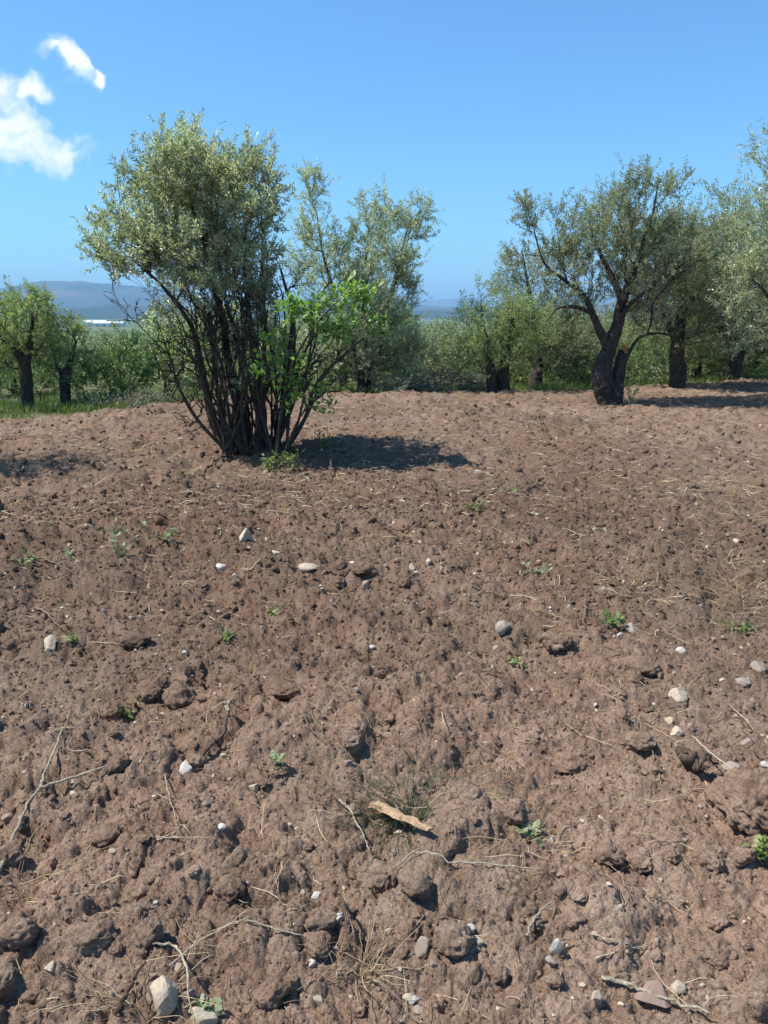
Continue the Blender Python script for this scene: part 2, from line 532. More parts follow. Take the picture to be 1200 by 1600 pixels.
M['sage'] = leaf_material('grey_weed_leaf', [(0.20, 0.25, 0.12), (0.30, 0.35, 0.20)], (0.38, 0.42, 0.28), 0.25, 0.6)
M['grass'] = leaf_material('grass_blade', [(0.08, 0.15, 0.02), (0.13, 0.20, 0.035), (0.24, 0.24, 0.08)], (0.12, 0.19, 0.05), 0.3, 0.5)
M['darkgrass'] = leaf_material('dark_green_needle', [(0.025, 0.055, 0.020), (0.05, 0.09, 0.03), (0.10, 0.11, 0.05)], (0.06, 0.09, 0.04), 0.15, 0.5)
M['straw'] = litter_material('dry_straw', [(0, (0.22, 0.15, 0.085)), (0.45, (0.40, 0.30, 0.17)), (1, (0.58, 0.47, 0.29))])
M['straw_d'] = litter_material('brown_litter', [(0, (0.08, 0.055, 0.038)), (0.5, (0.19, 0.125, 0.08)), (0.85, (0.34, 0.25, 0.155)), (1, (0.50, 0.42, 0.30))])
M['stick'] = bark_material('weathered_stick', (0.17, 0.115, 0.075), (0.36, 0.27, 0.18), 2.0)
M['stick_d'] = bark_material('brown_root', (0.085, 0.055, 0.042), (0.21, 0.14, 0.10), 2.0)
M['stick_p'] = bark_material('pale_dry_stem', (0.42, 0.34, 0.23), (0.62, 0.54, 0.40), 2.0)
M['wood'] = bark_material('split_wood', (0.34, 0.21, 0.12), (0.56, 0.40, 0.25), 1.6)
M['cut'] = bark_material('fresh_cut_wood', (0.42, 0.17, 0.045), (0.66, 0.36, 0.13), 1.0)
M['stone_w'] = stone_material('white_limestone', (0.52, 0.48, 0.42), (0.70, 0.66, 0.59), 0.4)
M['stone_b'] = stone_material('beige_limestone', (0.48, 0.385, 0.265), (0.68, 0.575, 0.425), 0.45)
M['stone_g'] = stone_material('grey_limestone', (0.32, 0.265, 0.205), (0.47, 0.40, 0.32), 0.55)
M['stone_r'] = stone_material('pinkish_brown_stone', (0.28, 0.19, 0.15), (0.42, 0.31, 0.25), 0.5)
t = NT('white_cladding'); M['white'] = t.principled(t.ramp(t.noise(t.pos(), 0.2, 3), [(0.3, (0.56, 0.56, 0.55)), (0.7, (0.66, 0.66, 0.65))]), 0.6)
t = NT('grey_opening'); M['opening'] = t.principled(t.ramp(t.noise(t.pos(), 0.3, 3), [(0.3, (0.10, 0.11, 0.12)), (0.7, (0.16, 0.17, 0.18))]), 0.5)

# ------------------------------------------------------------------ the setting
def grid_mesh(name, X, Y, Z, smooth=True):
    m, n = X.shape
    b = MB()
    i = np.arange(m - 1)[:, None] * n; j = np.arange(n - 1)[None, :]
    q = np.stack([i + j, i + j + 1, i + n + j + 1, i + n + j], -1).reshape(-1, 4)
    b.add(np.stack([X, Y, Z], -1).reshape(-1, 3), q)
    return b.mesh(name, smooth)


# ploughed field: rows get wider with distance, so that every clod that shows is relief
rows = [0.02, 0.2, 0.45]
while rows[-1] < 24.5:
    d = rows[-1]
    rows.append(d + min(max(0.0058, d * d * 0.0020), 0.058))
rows = np.array(rows)
core = np.linspace(-30, 30, 540)                     # fine where it is looked at, coarser all the way round behind
wing = np.concatenate([30 + np.cumsum(np.linspace(.13, .47, 110)), np.linspace(63.5, 180, 26)[1:]])
az = np.radians(np.concatenate([-wing[::-1], core, wing]))
RR, AA = np.meshgrid(rows, az, indexing='ij')
FX, FY = RR * np.sin(AA), RR * np.cos(AA)
FZ = field_h(FX, FY)
FIELD.update(rows=rows, z=FZ, az=az)
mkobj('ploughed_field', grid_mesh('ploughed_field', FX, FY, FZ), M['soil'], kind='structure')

# valley ground: one sheet to the horizon, sunk a little below the ploughed soil
rr = np.concatenate([np.linspace(0.0, 10, 14)[:-1], np.linspace(10, 40, 60)[:-1], np.geomspace(40, 26000, 100)])
aa = np.radians(np.linspace(-180, 180, 181))
RR, AA = np.meshgrid(rr, aa, indexing='ij')
GX, GY = RR * np.sin(AA), RR * np.cos(AA)
inside = 1 - sstep(-0.6, 0.9, RR - edge(GX, GY))
GZ = macro(GX, GY) - 0.30 * inside
mkobj('ground', grid_mesh('ground', GX, GY, GZ), M['ground'], kind='structure')


def ridge(name, az0, az1, d0, d1, prof, mat, seed, rough):
    A = np.radians(np.linspace(az0, az1, 170)); D = np.linspace(d0, d1, 54)
    DD, AA = np.meshgrid(D, A, indexing='ij')
    px = CX + F * np.tan(AA) / math.cos(PITCH) * 0.98
    top = np.interp(px, [p[0] for p in prof], [p[1] for p in prof])          # rows of the skyline above eye level
    t = (DD - d0) / (d1 - d0)
    mid = d0 + 0.62 * (d1 - d0)
    H = (EYE - top) / F * mid * 1.02 + CAMH + 32
    X, Y = DD * np.sin(AA), DD * np.cos(AA)
    n = fbm(X / rough, Y / rough, seed, 6, 0.5)
    body = sstep(0, 0.62, t) * (1 - 0.5 * sstep(0.62, 1, t))
    body = np.clip(body + 0.30 * n * np.sin(np.pi * np.clip(t / 0.62, 0, 1)), -0.02, 1.1)
    skyline = 1 + 0.05 * fbm(AA * 60, AA * 0, seed + 9, 4)
    Z = -34 + H * body * skyline
    mkobj(name, grid_mesh(name, X, Y, Z), mat, kind='structure')


ridge('hills', -50, 14, 6200, 10500, [(-600, 474), (-150, 466), (0, 458), (70, 452), (140, 449), (200, 452), (300, 460), (420, 468), (560, 474), (640, 477), (700, 480), (770, 485), (900, 486)], M['hill'], 301, 1500)
ridge('hills', -52, 50, 4300, 5800, [(-600, 484), (0, 482), (150, 481), (190, 476), (260, 482), (500, 484), (640, 484), (700, 483), (760, 480), (900, 478), (1200, 474), (1500, 470)], M['hill2'], 331, 700)
ridge('hills', -20, 50, 11500, 15000, [(-100, 470), (400, 474), (640, 473), (690, 470), (725, 468), (760, 471), (900, 468), (1200, 462), (1500, 470)], M['hill2'], 351, 2500)

# ------------------------------------------------------------------ plants
def unit(v): return v / (np.linalg.norm(v, axis=-1, keepdims=True) + 1e-9)


def leaves(mb, base, d, up, ln, wd, fold=0.18):
    """one narrow folded blade per row"""
    d = unit(d); s = unit(np.cross(d, up)); nrm = np.cross(s, d)
    mid = base + d * (ln * 0.5)[:, None]
    a = mid + s * (wd * 0.5)[:, None] + nrm * (wd * fold)[:, None]
    c = mid - s * (wd * 0.5)[:, None] + nrm * (wd * fold)[:, None]
    tip = base + d * ln[:, None] - nrm * (ln * 0.06)[:, None]
    v = np.stack([base, a, tip, c], 1).reshape(-1, 3)
    i = np.arange(len(base))[:, None] * 4
    mb.add(v, i + np.array([[0, 1, 2, 3]]))


def grow(rng, skel, pts, bf=0.35, tip_r=0.0028, ex=2.3, relax=3):
    pos, par, pl, fix = [], [], [], []
    for line in skel:
        line = np.asarray(line, float)
        c = catmull(line, 5)
        for i, q in enumerate(c):
            if i == 0:
                if pos and np.linalg.norm(np.array(pos)[:, :3] - q[:3], axis=1).min() < 0.12:
                    k = int(np.linalg.norm(np.array(pos)[:, :3] - q[:3], axis=1).argmin())
                    par.append(k); pl.append(pl[k])
                else: par.append(-1); pl.append(0.0)
            else:
                par.append(len(pos) - 1); pl.append(pl[-1] + np.linalg.norm(q[:3] - pos[-1][:3]))
            pos.append(q); fix.append(True)
    ns = len(pos)
    S = np.array(pos)
    N = len(pts)
    A = np.concatenate([S[:, :3], pts]); rad = np.concatenate([S[:, 3], np.zeros(N)])
    par = np.concatenate([par, np.full(N, -1)]).astype(int); PLn = np.concatenate([pl, np.zeros(N)])
    D = np.linalg.norm(pts[:, None] - S[None, :, :3], axis=2) + bf * PLn[None, :ns]
    best = D.argmin(1); cost = D.min(1)
    done = np.zeros(N, bool); order = []
    for _ in range(N):
        c = np.where(done, 1e9, cost); k = int(c.argmin()); done[k] = True; order.append(k)
        par[ns + k] = best[k]; PLn[ns + k] = PLn[best[k]] + np.linalg.norm(pts[k] - A[best[k]])
        nc = np.linalg.norm(pts - pts[k], axis=1) + bf * PLn[ns + k]
        up = nc < cost
        cost = np.where(up, nc, cost); best = np.where(up, ns + k, best)
    seq = list(range(ns)) + [ns + k for k in order]
    kids = [[] for _ in A]
    for i in seq:
        if par[i] >= 0: kids[par[i]].append(i)
    for _ in range(relax):
        B = A.copy()
        for i in range(ns, len(A)):
            if kids[i]: B[i] = 0.5 * A[i] + 0.25 * A[par[i]] + 0.25 * A[kids[i]].mean(0)
        A = B
    acc = np.zeros(len(A))
    for i in reversed(seq):
        r = max(tip_r, acc[i] ** (1 / ex)) if kids[i] else tip_r
        if i >= ns: rad[i] = r
        else: rad[i] = max(rad[i], 0.004)
        if par[i] >= 0: acc[par[i]] += rad[i] ** ex
    for i in seq:
        if i >= ns and par[i] >= 0: rad[i] = min(rad[i], rad[par[i]] * 0.92)
    return A, par, rad, kids, ns, seq


def branch_mesh(rng, A, par, rad, kids, ns, seq, jit=0.012, sides=(9, 5, 3), split_r=0.0, wob=0.0):
    """tubes along every chain; those thicker than split_r go to the first builder"""
    bigs, small = [], MB()
    heads = [i for i in seq if par[i] < 0]
    stack = list(heads)
    while stack:
        h = stack.pop()
        ch = [h]
        while True:
            k = kids[ch[-1]]
            if not k: break
            sk = [q for q in k if q < ns]
            m = sk[0] if sk else max(k, key=lambda q: rad[q])
            for q in k:
                if q != m: stack.append(q)
            ch.append(m)
        pts = A[ch]; rr_ = rad[ch]
        if par[h] >= 0:
            pts = np.concatenate([[A[par[h]]], pts]); rr_ = np.concatenate([[min(rad[par[h]] * 0.85, rr_[0] * 1.25)], rr_])
        if len(pts) < 2: continue
        k = 3 if rr_.max() > 0.006 else 1
        pr = catmull(np.concatenate([pts, rr_[:, None]], 1), k)
        p, r = pr[:, :3].copy(), np.maximum(pr[:, 3], 0.0015)
        if h >= ns and len(p) > 2: p[1:-1] += rng.normal(size=(len(p) - 2, 3)) * min(jit, r.max() * .6)
        s = sides[0] if r.max() > 0.03 else sides[1] if r.max() > 0.009 else sides[2]
        if r.max() > split_r:
            big = MB(); bigs.append((par[h] < 0, big)); mb_ = big
        else: mb_ = small
        mb_.tube(p, r, s, cap=r.max() > 0.01, wob=wob if r.max() > 0.03 else 0, rng=rng)
    return bigs, small


def lobe_points(rng, lobes, dens, shell=0.0, clump=.11):
    """lobes: (centre, (rx, ry, rz), weight); points fill them with a bias to the skin"""
    out = []
    for c, r, w in lobes:
        n = int(dens * w * r[0] * r[1] * r[2] * 4.19) + 3
        nc = max(3, n // 11)
        v = unit(rng.normal(size=(nc, 3))); q = rng.random(nc) ** (1 / 3.0 * (1 - shell) + 0.02)
        cl = np.asarray(c) + v * q[:, None] * np.asarray(r)
        p = cl[rng.integers(0, nc, n)] + rng.normal(size=(n, 3)) * clump * min(1.0, (r[0] * r[2]) ** .5 / .6)
        out.append(p)
    return np.concatenate(out)


def shoots(rng, tips, dirs, mb, stem, n_leaf=22, length=(0.14, 0.30), leaf=(0.050, 0.0125), upb=0.45, spread=0.5, per=1, droop=0.0):
    """leafy shoots: stems with leaf pairs that point forward and out"""
    for _ in range(per):
        m = len(tips)
        d = unit(unit(dirs) * 0.75 + np.array([0, 0, upb]) + rng.normal(size=(m, 3)) * spread)
        L = rng.uniform(*length, size=m)
        start = tips + rng.normal(size=(m, 3)) * 0.015
        bend = rng.normal(size=(m, 3)) * 0.25 - np.array([0, 0, droop])
        k = n_leaf
        tt = (np.arange(k) + 0.5) / k
        tt = np.repeat(tt[None], m, 0) + rng.normal(size=(m, k)) * 0.03
        pos = start[:, None] + L[:, None, None] * (d[:, None] * tt[..., None] + bend[:, None] * (tt ** 2)[..., None] * 0.5)
        ax = unit(d[:, None] + bend[:, None] * tt[..., None])
        side = unit(np.cross(ax, rng.normal(size=(m, 1, 3)) + np.zeros((1, k, 1))))
        sgn = np.where(np.arange(k) % 2 == 0, 1, -1)[None, :, None]
        other = np.cross(ax, side)
        rot = (np.arange(k) // 2 % 2)[None, :, None]
        sv = np.where(rot == 0, side, other) * sgn
        ld = unit(ax * 0.75 + sv * 0.85 + rng.normal(size=(m, k, 3)) * 0.28)
        upv = ax * 0.5 + np.array([-.15, -.1, 0.55]) + rng.normal(size=(m, k, 3)) * 0.75
        ll = leaf[0] * rng.uniform(0.65, 1.25, size=m * k); ww = leaf[1] * rng.uniform(0.8, 1.25, size=m * k)
        leaves(mb, pos.reshape(-1, 3), ld.reshape(-1, 3), upv.reshape(-1, 3), ll, ww)
        if stem is not None:
            e = start + L[:, None] * (d + bend * 0.5); md = start + L[:, None] * (d * 0.5 + bend * 0.125)
            a = unit(np.cross(d, rng.normal(size=(m, 3)))) * 0.0016
            b = np.cross(d, a)
            v = np.stack([start + a, start + b, start - a - b, md + a, md + b, md - a - b, e], 1).reshape(-1, 3)
            i = np.arange(m)[:, None] * 7
            for f in ((0, 1, 4, 3), (1, 2, 5, 4), (2, 0, 3, 5)): stem.add(v, i + np.array([f])) if f == (0, 1, 4, 3) else stem.f[4].append(i + np.array([f]) + stem.n - len(v))
            stem.f.setdefault(3, [])
            for f in ((3, 4, 6), (4, 5, 6), (5, 3, 6)): stem.f[3].append(i + np.array([f]) + stem.n - len(v))


def plob(px, py, rx, ry, Y, ry_depth=None, dy=0.0, w=1.0):
    """an ellipsoidal part of a crown, from its place in the photograph and its distance"""
    c = P(px, py, Y + dy); s = (Y + dy) / F * 1.0
    return (c, (rx * s, ry_depth if ry_depth else rx * s, ry * s), w)


def pline(Y, *pts):
    """stem through photograph places: (px, py, depth offset, radius)"""
    return [np.append(P(a, b, Y + dy), r) for a, b, dy, r in pts]


def build_tree(name, label, cat, base, skel, lobes, dens, seed, leafmat, barkmat, bare=None, bare_dens=0, n_leaf=20, leaf=(0.05, 0.0125),
               length=(0.14, 0.3), upb=0.45, per=1, group=None, wob=0.06, split_r=0.02, spread=0.5, bf=0.35, droop=0.0, trunk_sides=12, stem_name='trunk', joined=False, twigs=False, tip_r=.0028):
    rng = np.random.default_rng(seed)
    base = np.asarray(base, float)
    pts = lobe_points(rng, lobes, dens, 0.5)
    nl = len(pts)
    if bare: pts = np.concatenate([pts, lobe_points(rng, bare, bare_dens)])
    pts = pts[:]
    A, par, rad, kids, ns, seq = grow(rng, skel, pts, bf, tip_r)
    big, small = branch_mesh(rng, A, par, rad, kids, ns, seq, sides=(trunk_sides, 6, 3), split_r=split_r, wob=wob)
    root = thing(name, label, cat, base, group)
    off = base[None, :]
    if joined and big:
        one = MB()
        for _, b in big:
            for k, fl in b.f.items(): one.f.setdefault(k, []).extend([f + one.n for f in fl])
            one.v += b.v; one.n += b.n
        big = [(True, one)]
    for _, b in big + [(0, small)]: b.v = [x - off for x in b.v]
    first = None
    for is_root, b in sorted(big, key=lambda q: not q[0]):
        nm = stem_name if is_root else 'limb'
        o = mkobj(nm, b.mesh(nm), barkmat, root if is_root or first is None else first)
        first = first or o
    lm = MB(); tw = MB() if twigs else None
    idx = np.arange(ns, ns + nl)
    dirs = A[idx] - A[par[idx]]
    shoots(rng, A[idx] - off, dirs, lm, tw, n_leaf, length, leaf, upb, spread, per, droop)
    if twigs:
        for k, fl in tw.f.items(): small.f.setdefault(k, []).extend([f + small.n for f in fl])
        small.v += tw.v; small.n += tw.n
    mkobj('branches', small.mesh('branches'), barkmat if not bare else M['bark_brown'], root)
    mkobj('crown', lm.mesh('crown', False), leafmat, root)
    return root, lm, rng


# --- main many-stemmed olive
Y0 = 9.0
bz = gz(-1.45, Y0)
skel = [
    pline(Y0, (386, 716, 0, .070), (382, 660, 0, .058), (366, 590, .1, .048), (345, 500, .1, .038), (325, 420, 0, .028), (318, 340, 0, .018), (318, 270, 0, .008)),
    pline(Y0, (402, 716, -.05, .062), (402, 650, -.1, .052), (395, 570, -.15, .042), (385, 480, -.2, .032), (388, 400, -.2, .020), (385, 320, -.15, .009)),
    pline(Y0, (362, 706, .05, .048), (340, 660, .05, .04), (322, 590, 0, .034), (298, 520, -.1, .026), (255, 452, -.2, .017), (205, 402, -.25, .009)),
    pline(Y0, (424, 706, .1, .048), (436, 650, .2, .04), (446, 580, .3, .032), (452, 500, .3, .024), (440, 430, .25, .014)),
    pline(Y0, (412, 708, .15, .038), (416, 640, .25, .032), (420, 560, .3, .026), (412, 470, .3, .019), (405, 380, .25, .011), (402, 300, .25, .006)),
    pline(Y0, (374, 708, .2, .038), (358, 640, .35, .032), (338, 560, .5, .025), (300, 460, .55, .017), (270, 380, .5, .009)),
    pline(Y0, (392, 710, .25, .034), (378, 640, .3, .029), (372, 560, .35, .025), (360, 470, .4, .017), (350, 390, .4, .010)),
    pline(Y0, (438, 704, 0, .026), (462, 660, -.1, .021), (500, 600, -.2, .016), (545, 545, -.25, .011), (600, 500, -.2, .005)),
    pline(Y0, (446, 706, -.05, .022), (468, 668, -.1, .019), (494, 632, -.15, .015)),
    pline(Y0, (350, 700, -.1, .026), (320, 655, -.2, .022), (280, 612, -.3, .017), (256, 560, -.3, .010), (250, 500, -.3, .004)),
    pline(Y0, (430, 706, .2, .026), (440, 640, .3, .021), (470, 560, .4, .016), (510, 500, .4, .009)),
    pline(Y0, (366, 704, -.1, .024), (352, 640, -.25, .019), (330, 560, -.4, .014), (310, 480, -.45, .008)),
]
rngm = np.random.default_rng(78)
for li in skel:
    for q in li[1:]: q[:3] += rngm.normal(size=3) * np.array([.045, .07, .03])
lob = [plob(325, 278, 84, 58, Y0, .8), plob(262, 338, 80, 60, Y0, .85), plob(374, 330, 54, 74, Y0, .75), plob(300, 395, 96, 50, Y0, .9), plob(300, 300, 70, 50, Y0, .8), plob(398, 268, 26, 36, Y0, .4),
       plob(196, 400, 46, 28, Y0, .4, -.2), plob(182, 345, 28, 22, Y0, .3, -.1), plob(388, 415, 52, 50, Y0, .65), plob(240, 424, 60, 28, Y0, .5, -.3),
       plob(440, 440, 26, 34, Y0, .35, .2, .7), plob(430, 500, 40, 40, Y0, .4, .3, .35), plob(560, 520, 40, 26, Y0, .25, -.1, .3)]
rngm = np.random.default_rng(77)
for k in range(58):      # thin suckers between the stems
    a0 = rngm.uniform(348, 450); a1 = 385 + (a0 - 400) * rngm.uniform(.6, 2.4) + rngm.normal() * 28; dd0 = rngm.uniform(-.25, .3); hh = rngm.uniform(420, 580)
    skel.append(pline(Y0, (a0, 708, dd0, rngm.uniform(.012, .022)), (a0 * .6 + a1 * .4 + rngm.normal() * 8, 640, dd0 * 1.3, .014), (a0 * .25 + a1 * .75 + rngm.normal() * 10, hh + 50, dd0 * 1.7, .010), (a1 + rngm.normal() * 12, hh, dd0 * 2, .005)))
lob += [plob(335, 460, 66, 36, Y0, .6, 0, .6), plob(350, 530, 50, 50, Y0, .5, 0, .25), plob(410, 540, 46, 60, Y0, .5, .1, .35), plob(300, 500, 40, 40, Y0, .4, -.1, .22), plob(390, 600, 40, 30, Y0, .4, .1, .14)]
bare = [plob(330, 470, 70, 40, Y0, .6, -.2), plob(500, 590, 50, 40, Y0, .3, 0, .5), plob(540, 540, 50, 26, Y0, .25, -.1, .5), plob(300, 640, 40, 30, Y0, .3, -.1, .5), plob(212, 475, 45, 28, Y0, .3, -.25), plob(320, 530, 60, 70, Y0, .5, -.1), plob(375, 500, 60, 60, Y0, .5, -.2), plob(270, 540, 30, 50, Y0, .3, -.3), plob(360, 610, 60, 50, Y0, .35, 0), plob(460, 590, 60, 50, Y0, .35, .1)]
main_tree, _, _ = build_tree('olive_tree', 'large many-stemmed olive tree with dense silvery crown, nearest in the ploughed field', 'tree', (P(400, 712, Y0)[0], Y0, bz - .03),
                             skel, lob, 400, 7, M['olive'], M['bark_brown'], bare, 1500, n_leaf=24, leaf=(0.056, 0.0165), length=(0.13, 0.28), upb=.5, per=1, wob=.07, split_r=.022, stem_name='stem', twigs=True, tip_r=.0050)

# --- broad-leaved sapling grown into the olive
def broad_leaves(mb, rng, pos, dirs, size):
    m = len(pos)
    shape = np.array([[0, 0, 0], [.17, .14, .02], [.12, .30, .0], [.28, .42, .03], [.20, .58, .0], [.26, .76, .02], [.10, .86, 0], [0, 1, -.06],
                      [-.10, .86, 0], [-.26, .76, .02], [-.20, .58, 0], [-.28, .42, .03], [-.12, .30, 0], [-.17, .14, .02]])
    d = unit(dirs + rng.normal(size=(m, 3)) * .5 + np.array([0, -.15, .1])); up = np.array([-.25, -.1, 1.0]) + rng.normal(size=(m, 3)) * .35
    s = unit(np.cross(d, up)); n = np.cross(s, d)
    L = size * rng.uniform(.6, 1.25, size=m)
    v = pos[:, None] + L[:, None, None] * (shape[None, :, 0:1] * s[:, None] + shape[None, :, 1:2] * d[:, None] + shape[None, :, 2:3] * n[:, None])
    i = np.arange(m)[:, None] * 14
    for f in ((0, 1, 13), (1, 2, 12, 13), (2, 3, 11, 12), (3, 4, 10, 11), (4, 5, 9, 10), (5, 6, 8, 9), (6, 7, 8)):
        if f == (0, 1, 13): mb.add(v.reshape(-1, 3), i + np.array([f]))
        else: mb.f.setdefault(len(f), []).append(i + np.array([f]) + mb.n - m * 14)


def build_broadleaf(name, label, base, skel, lobes, dens, seed, mat, size, per=5, group=None, cat='sapling'):
    rng = np.random.default_rng(seed); base = np.asarray(base, float)
    pts = lobe_points(rng, lobes, dens)
    A, par, rad, kids, ns, seq = grow(rng, skel, pts, .25, .0018)
    big, small = branch_mesh(rng, A, par, rad, kids, ns, seq, sides=(7, 5, 3), split_r=-1)
    root = thing(name, label, cat, base, group)
    for is_root, b in big:
        if not is_root: continue
        b.v = [x - base for x in b.v]
        mkobj('stem', b.mesh('stem'), M['bark_brown'], root)
    one = MB()
    for is_root, b in big:
        if is_root: continue
        for k, fl in b.f.items(): one.f.setdefault(k, []).extend([f + one.n for f in fl])
        one.v += [x - base for x in b.v]; one.n += b.n
    if one.n: mkobj('twigs', one.mesh('twigs'), M['bark_brown'], root)
    lm = MB(); idx = np.arange(ns, len(A)); dirs = A[idx] - A[par[idx]]
    for _ in range(per):
        broad_leaves(lm, rng, A[idx] - base + rng.normal(size=(len(idx), 3)) * .035, unit(dirs) + rng.normal(size=(len(idx), 3)) * .6, size)
    mkobj('foliage', lm.mesh('foliage', False), mat, root)
    return root


YS = 8.2
build_broadleaf('broadleaf_sapling', 'bright green broad-leaved sapling growing up through the large many-stemmed olive', (P(432, 712, YS)[0], YS, gz(P(432, 712, YS)[0], YS) - .02),
                [pline(YS, (432, 716, 0, .016), (440, 640, .02, .013), (462, 560, 0, .011), (500, 500, -.05, .008), (540, 460, -.1, .004)),
                 pline(YS, (440, 716, .1, .012), (470, 650, .05, .009), (510, 612, 0, .006))],
                [plob(525, 478, 75, 34, YS, .3, 0, 1.1), plob(470, 500, 55, 34, YS, .3), plob(590, 486, 22, 22, YS, .2), plob(555, 445, 30, 24, YS, .2), plob(440, 545, 40, 40, YS, .25, 0, .8), plob(465, 605, 44, 34, YS, .25, 0, .6), plob(505, 640, 20, 16, YS, .15, 0, .7), plob(415, 590, 26, 40, YS, .2, 0, .35),
                 plob(478, 575, 30, 26, YS, .2, 0, .5), plob(500, 612, 28, 14, YS, .15, 0, .8), plob(530, 530, 60, 30, YS, .25, 0, .8), plob(575, 520, 36, 26, YS, .2, 0, .6)], 380, 12, M['oak'], .068, 6)
YW = 8.25
for (a, b, rx, ry, lab, sd) in ((438, 716, 20, 20, 'low green ivy clump at the foot of the large many-stemmed olive', 3),
                               (505, 682, 15, 13, 'small bright green seedling right of the large olive stems, above its shadow', 4)):
    c = G(a, b + ry)
    build_broadleaf('green_weed', lab, c, [[np.append(c - [0, 0, .02], .006), np.append(c + [.0, 0, .08], .004)]],
                    [(c + np.array([0, 0, ry * c[1] / F]), (rx * c[1] / F, .14, ry * c[1] / F), 1.0)], 4500, sd, M['weed'], .04, 6, cat='weed')

# --- old olive with a gnarled trunk, right
Y1 = 13.9
b1 = P(950, 634, Y1); z1 = ground_z(b1[0], Y1)
dz = z1 - b1[2]
skel = [
    pline(Y1, (955, 642, 0, .25), (950, 622, 0, .20), (941, 592, 0, .185), (943, 568, .02, .15), (951, 548, .02, .125), (956, 532, .03, .12), (966, 505, .05, .10), (971, 475, .05, .085), (984, 440, .05, .06), (1000, 395, .05, .035), (1018, 340, .05, .02), (1030, 280, 0, .008)),
    pline(Y1, (953, 546, .0, .10), (938, 518, -.1, .075), (926, 490, -.15, .06), (912, 462, -.2, .045), (885, 440, -.2, .03), (850, 410, -.1, .018), (832, 350, 0, .008)),
    pline(Y1, (972, 470, .05, .06), (955, 430, .2, .045), (935, 390, .3, .03), (920, 345, .3, .012)),
    pline(Y1, (960, 632, .10, .15), (966, 585, .16, .12), (972, 556, .2, .10), (975, 548, .2, .09)),
    pline(Y1, (972, 575, .2, .05), (986, 545, .1, .03), (1002, 526, 0, .024), (1030, 521, -.1, .018), (1060, 528, -.15, .008)),
    pline(Y1, (968, 500, 0, .045), (990, 470, -.2, .035), (1030, 440, -.3, .024), (1070, 410, -.3, .012)),
    pline(Y1, (926, 490, -.15, .035), (900, 480, -.3, .026), (872, 482, -.4, .014), (855, 500, -.4, .006)),
]
lob = [plob(835, 325, 34, 26, Y1, .35, 0, .8), plob(815, 385, 32, 44, Y1, .45, 0, .7), plob(862, 420, 44, 34, Y1, .6, 0, .8), plob(925, 360, 55, 44, Y1, .8), plob(985, 340, 52, 50, Y1, .8), plob(1030, 290, 20, 38, Y1, .35, 0, .9),
       plob(1055, 300, 22, 26, Y1, .3, 0, .9), plob(1000, 410, 76, 50, Y1, .9, 0, .8), plob(1055, 395, 48, 55, Y1, .8), plob(905, 430, 50, 36, Y1, .7, 0, .7), plob(960, 455, 80, 26, Y1, .8, 0, .35), plob(1060, 470, 50, 40, Y1, .6, 0, .5),
       plob(880, 385, 30, 30, Y1, .4, 0, .7)]
old_tree, lmb, rng1 = build_tree('olive_tree', 'old olive with thick gnarled dark trunk and orange saw cut, standing at the field edge', 'tree', (b1[0], Y1, z1 - .05),
                                 skel, lob, 240, 17, M['olive_d'], M['bark'], None, 0, n_leaf=22, leaf=(0.062, 0.017), length=(.16, .34), per=1, wob=.09, split_r=.03, trunk_sides=14)
# orange saw cut of a lopped limb
mb = MB(); c = P(977, 546, Y1 + .16) - np.array([b1[0], Y1, z1 - .05])
ax = np.array([.45, -.75, .5]); ax /= np.linalg.norm(ax)
mb.tube([c - ax * .03, c + ax * .02, c + ax * .035], [.085, .085, .07], 12, True, .10, np.random.default_rng(5))
mkobj('saw_cut', mb.mesh('saw_cut', False), M['cut'], old_tree, label='fresh orange saw cut of a lopped limb')

# --- the other olives, each with its own shape
def olive(px, py, Y, trunk, lobes, dens, seed, label, mat='olive_d', leaf=(.07, .021), n_leaf=18, group='olive trees along the field edge', bark='bark', per=1, name='olive_tree', length=(.2, .42), bf=.35, upb=.45, cat='tree'):
    b = P(px, py, Y); z = ground_z(b[0], Y); d = z - b[2]
    sk = []
    for li in trunk:
        l = pline(Y, *li)
        for q in l: q[2] += 0
        if li[0][1] > py - 14: l[0][2] = z - .12
        sk.append(l)
    return build_tree(name, label, cat, (b[0], Y, z - .05), sk, [plob(*q[:4], Y, *q[4:]) for q in lobes], dens * 2.0, seed, M[mat], M[bark], None, 0, n_leaf, leaf,
                      length, upb, per, group, .07, .03, bf=bf)[0]


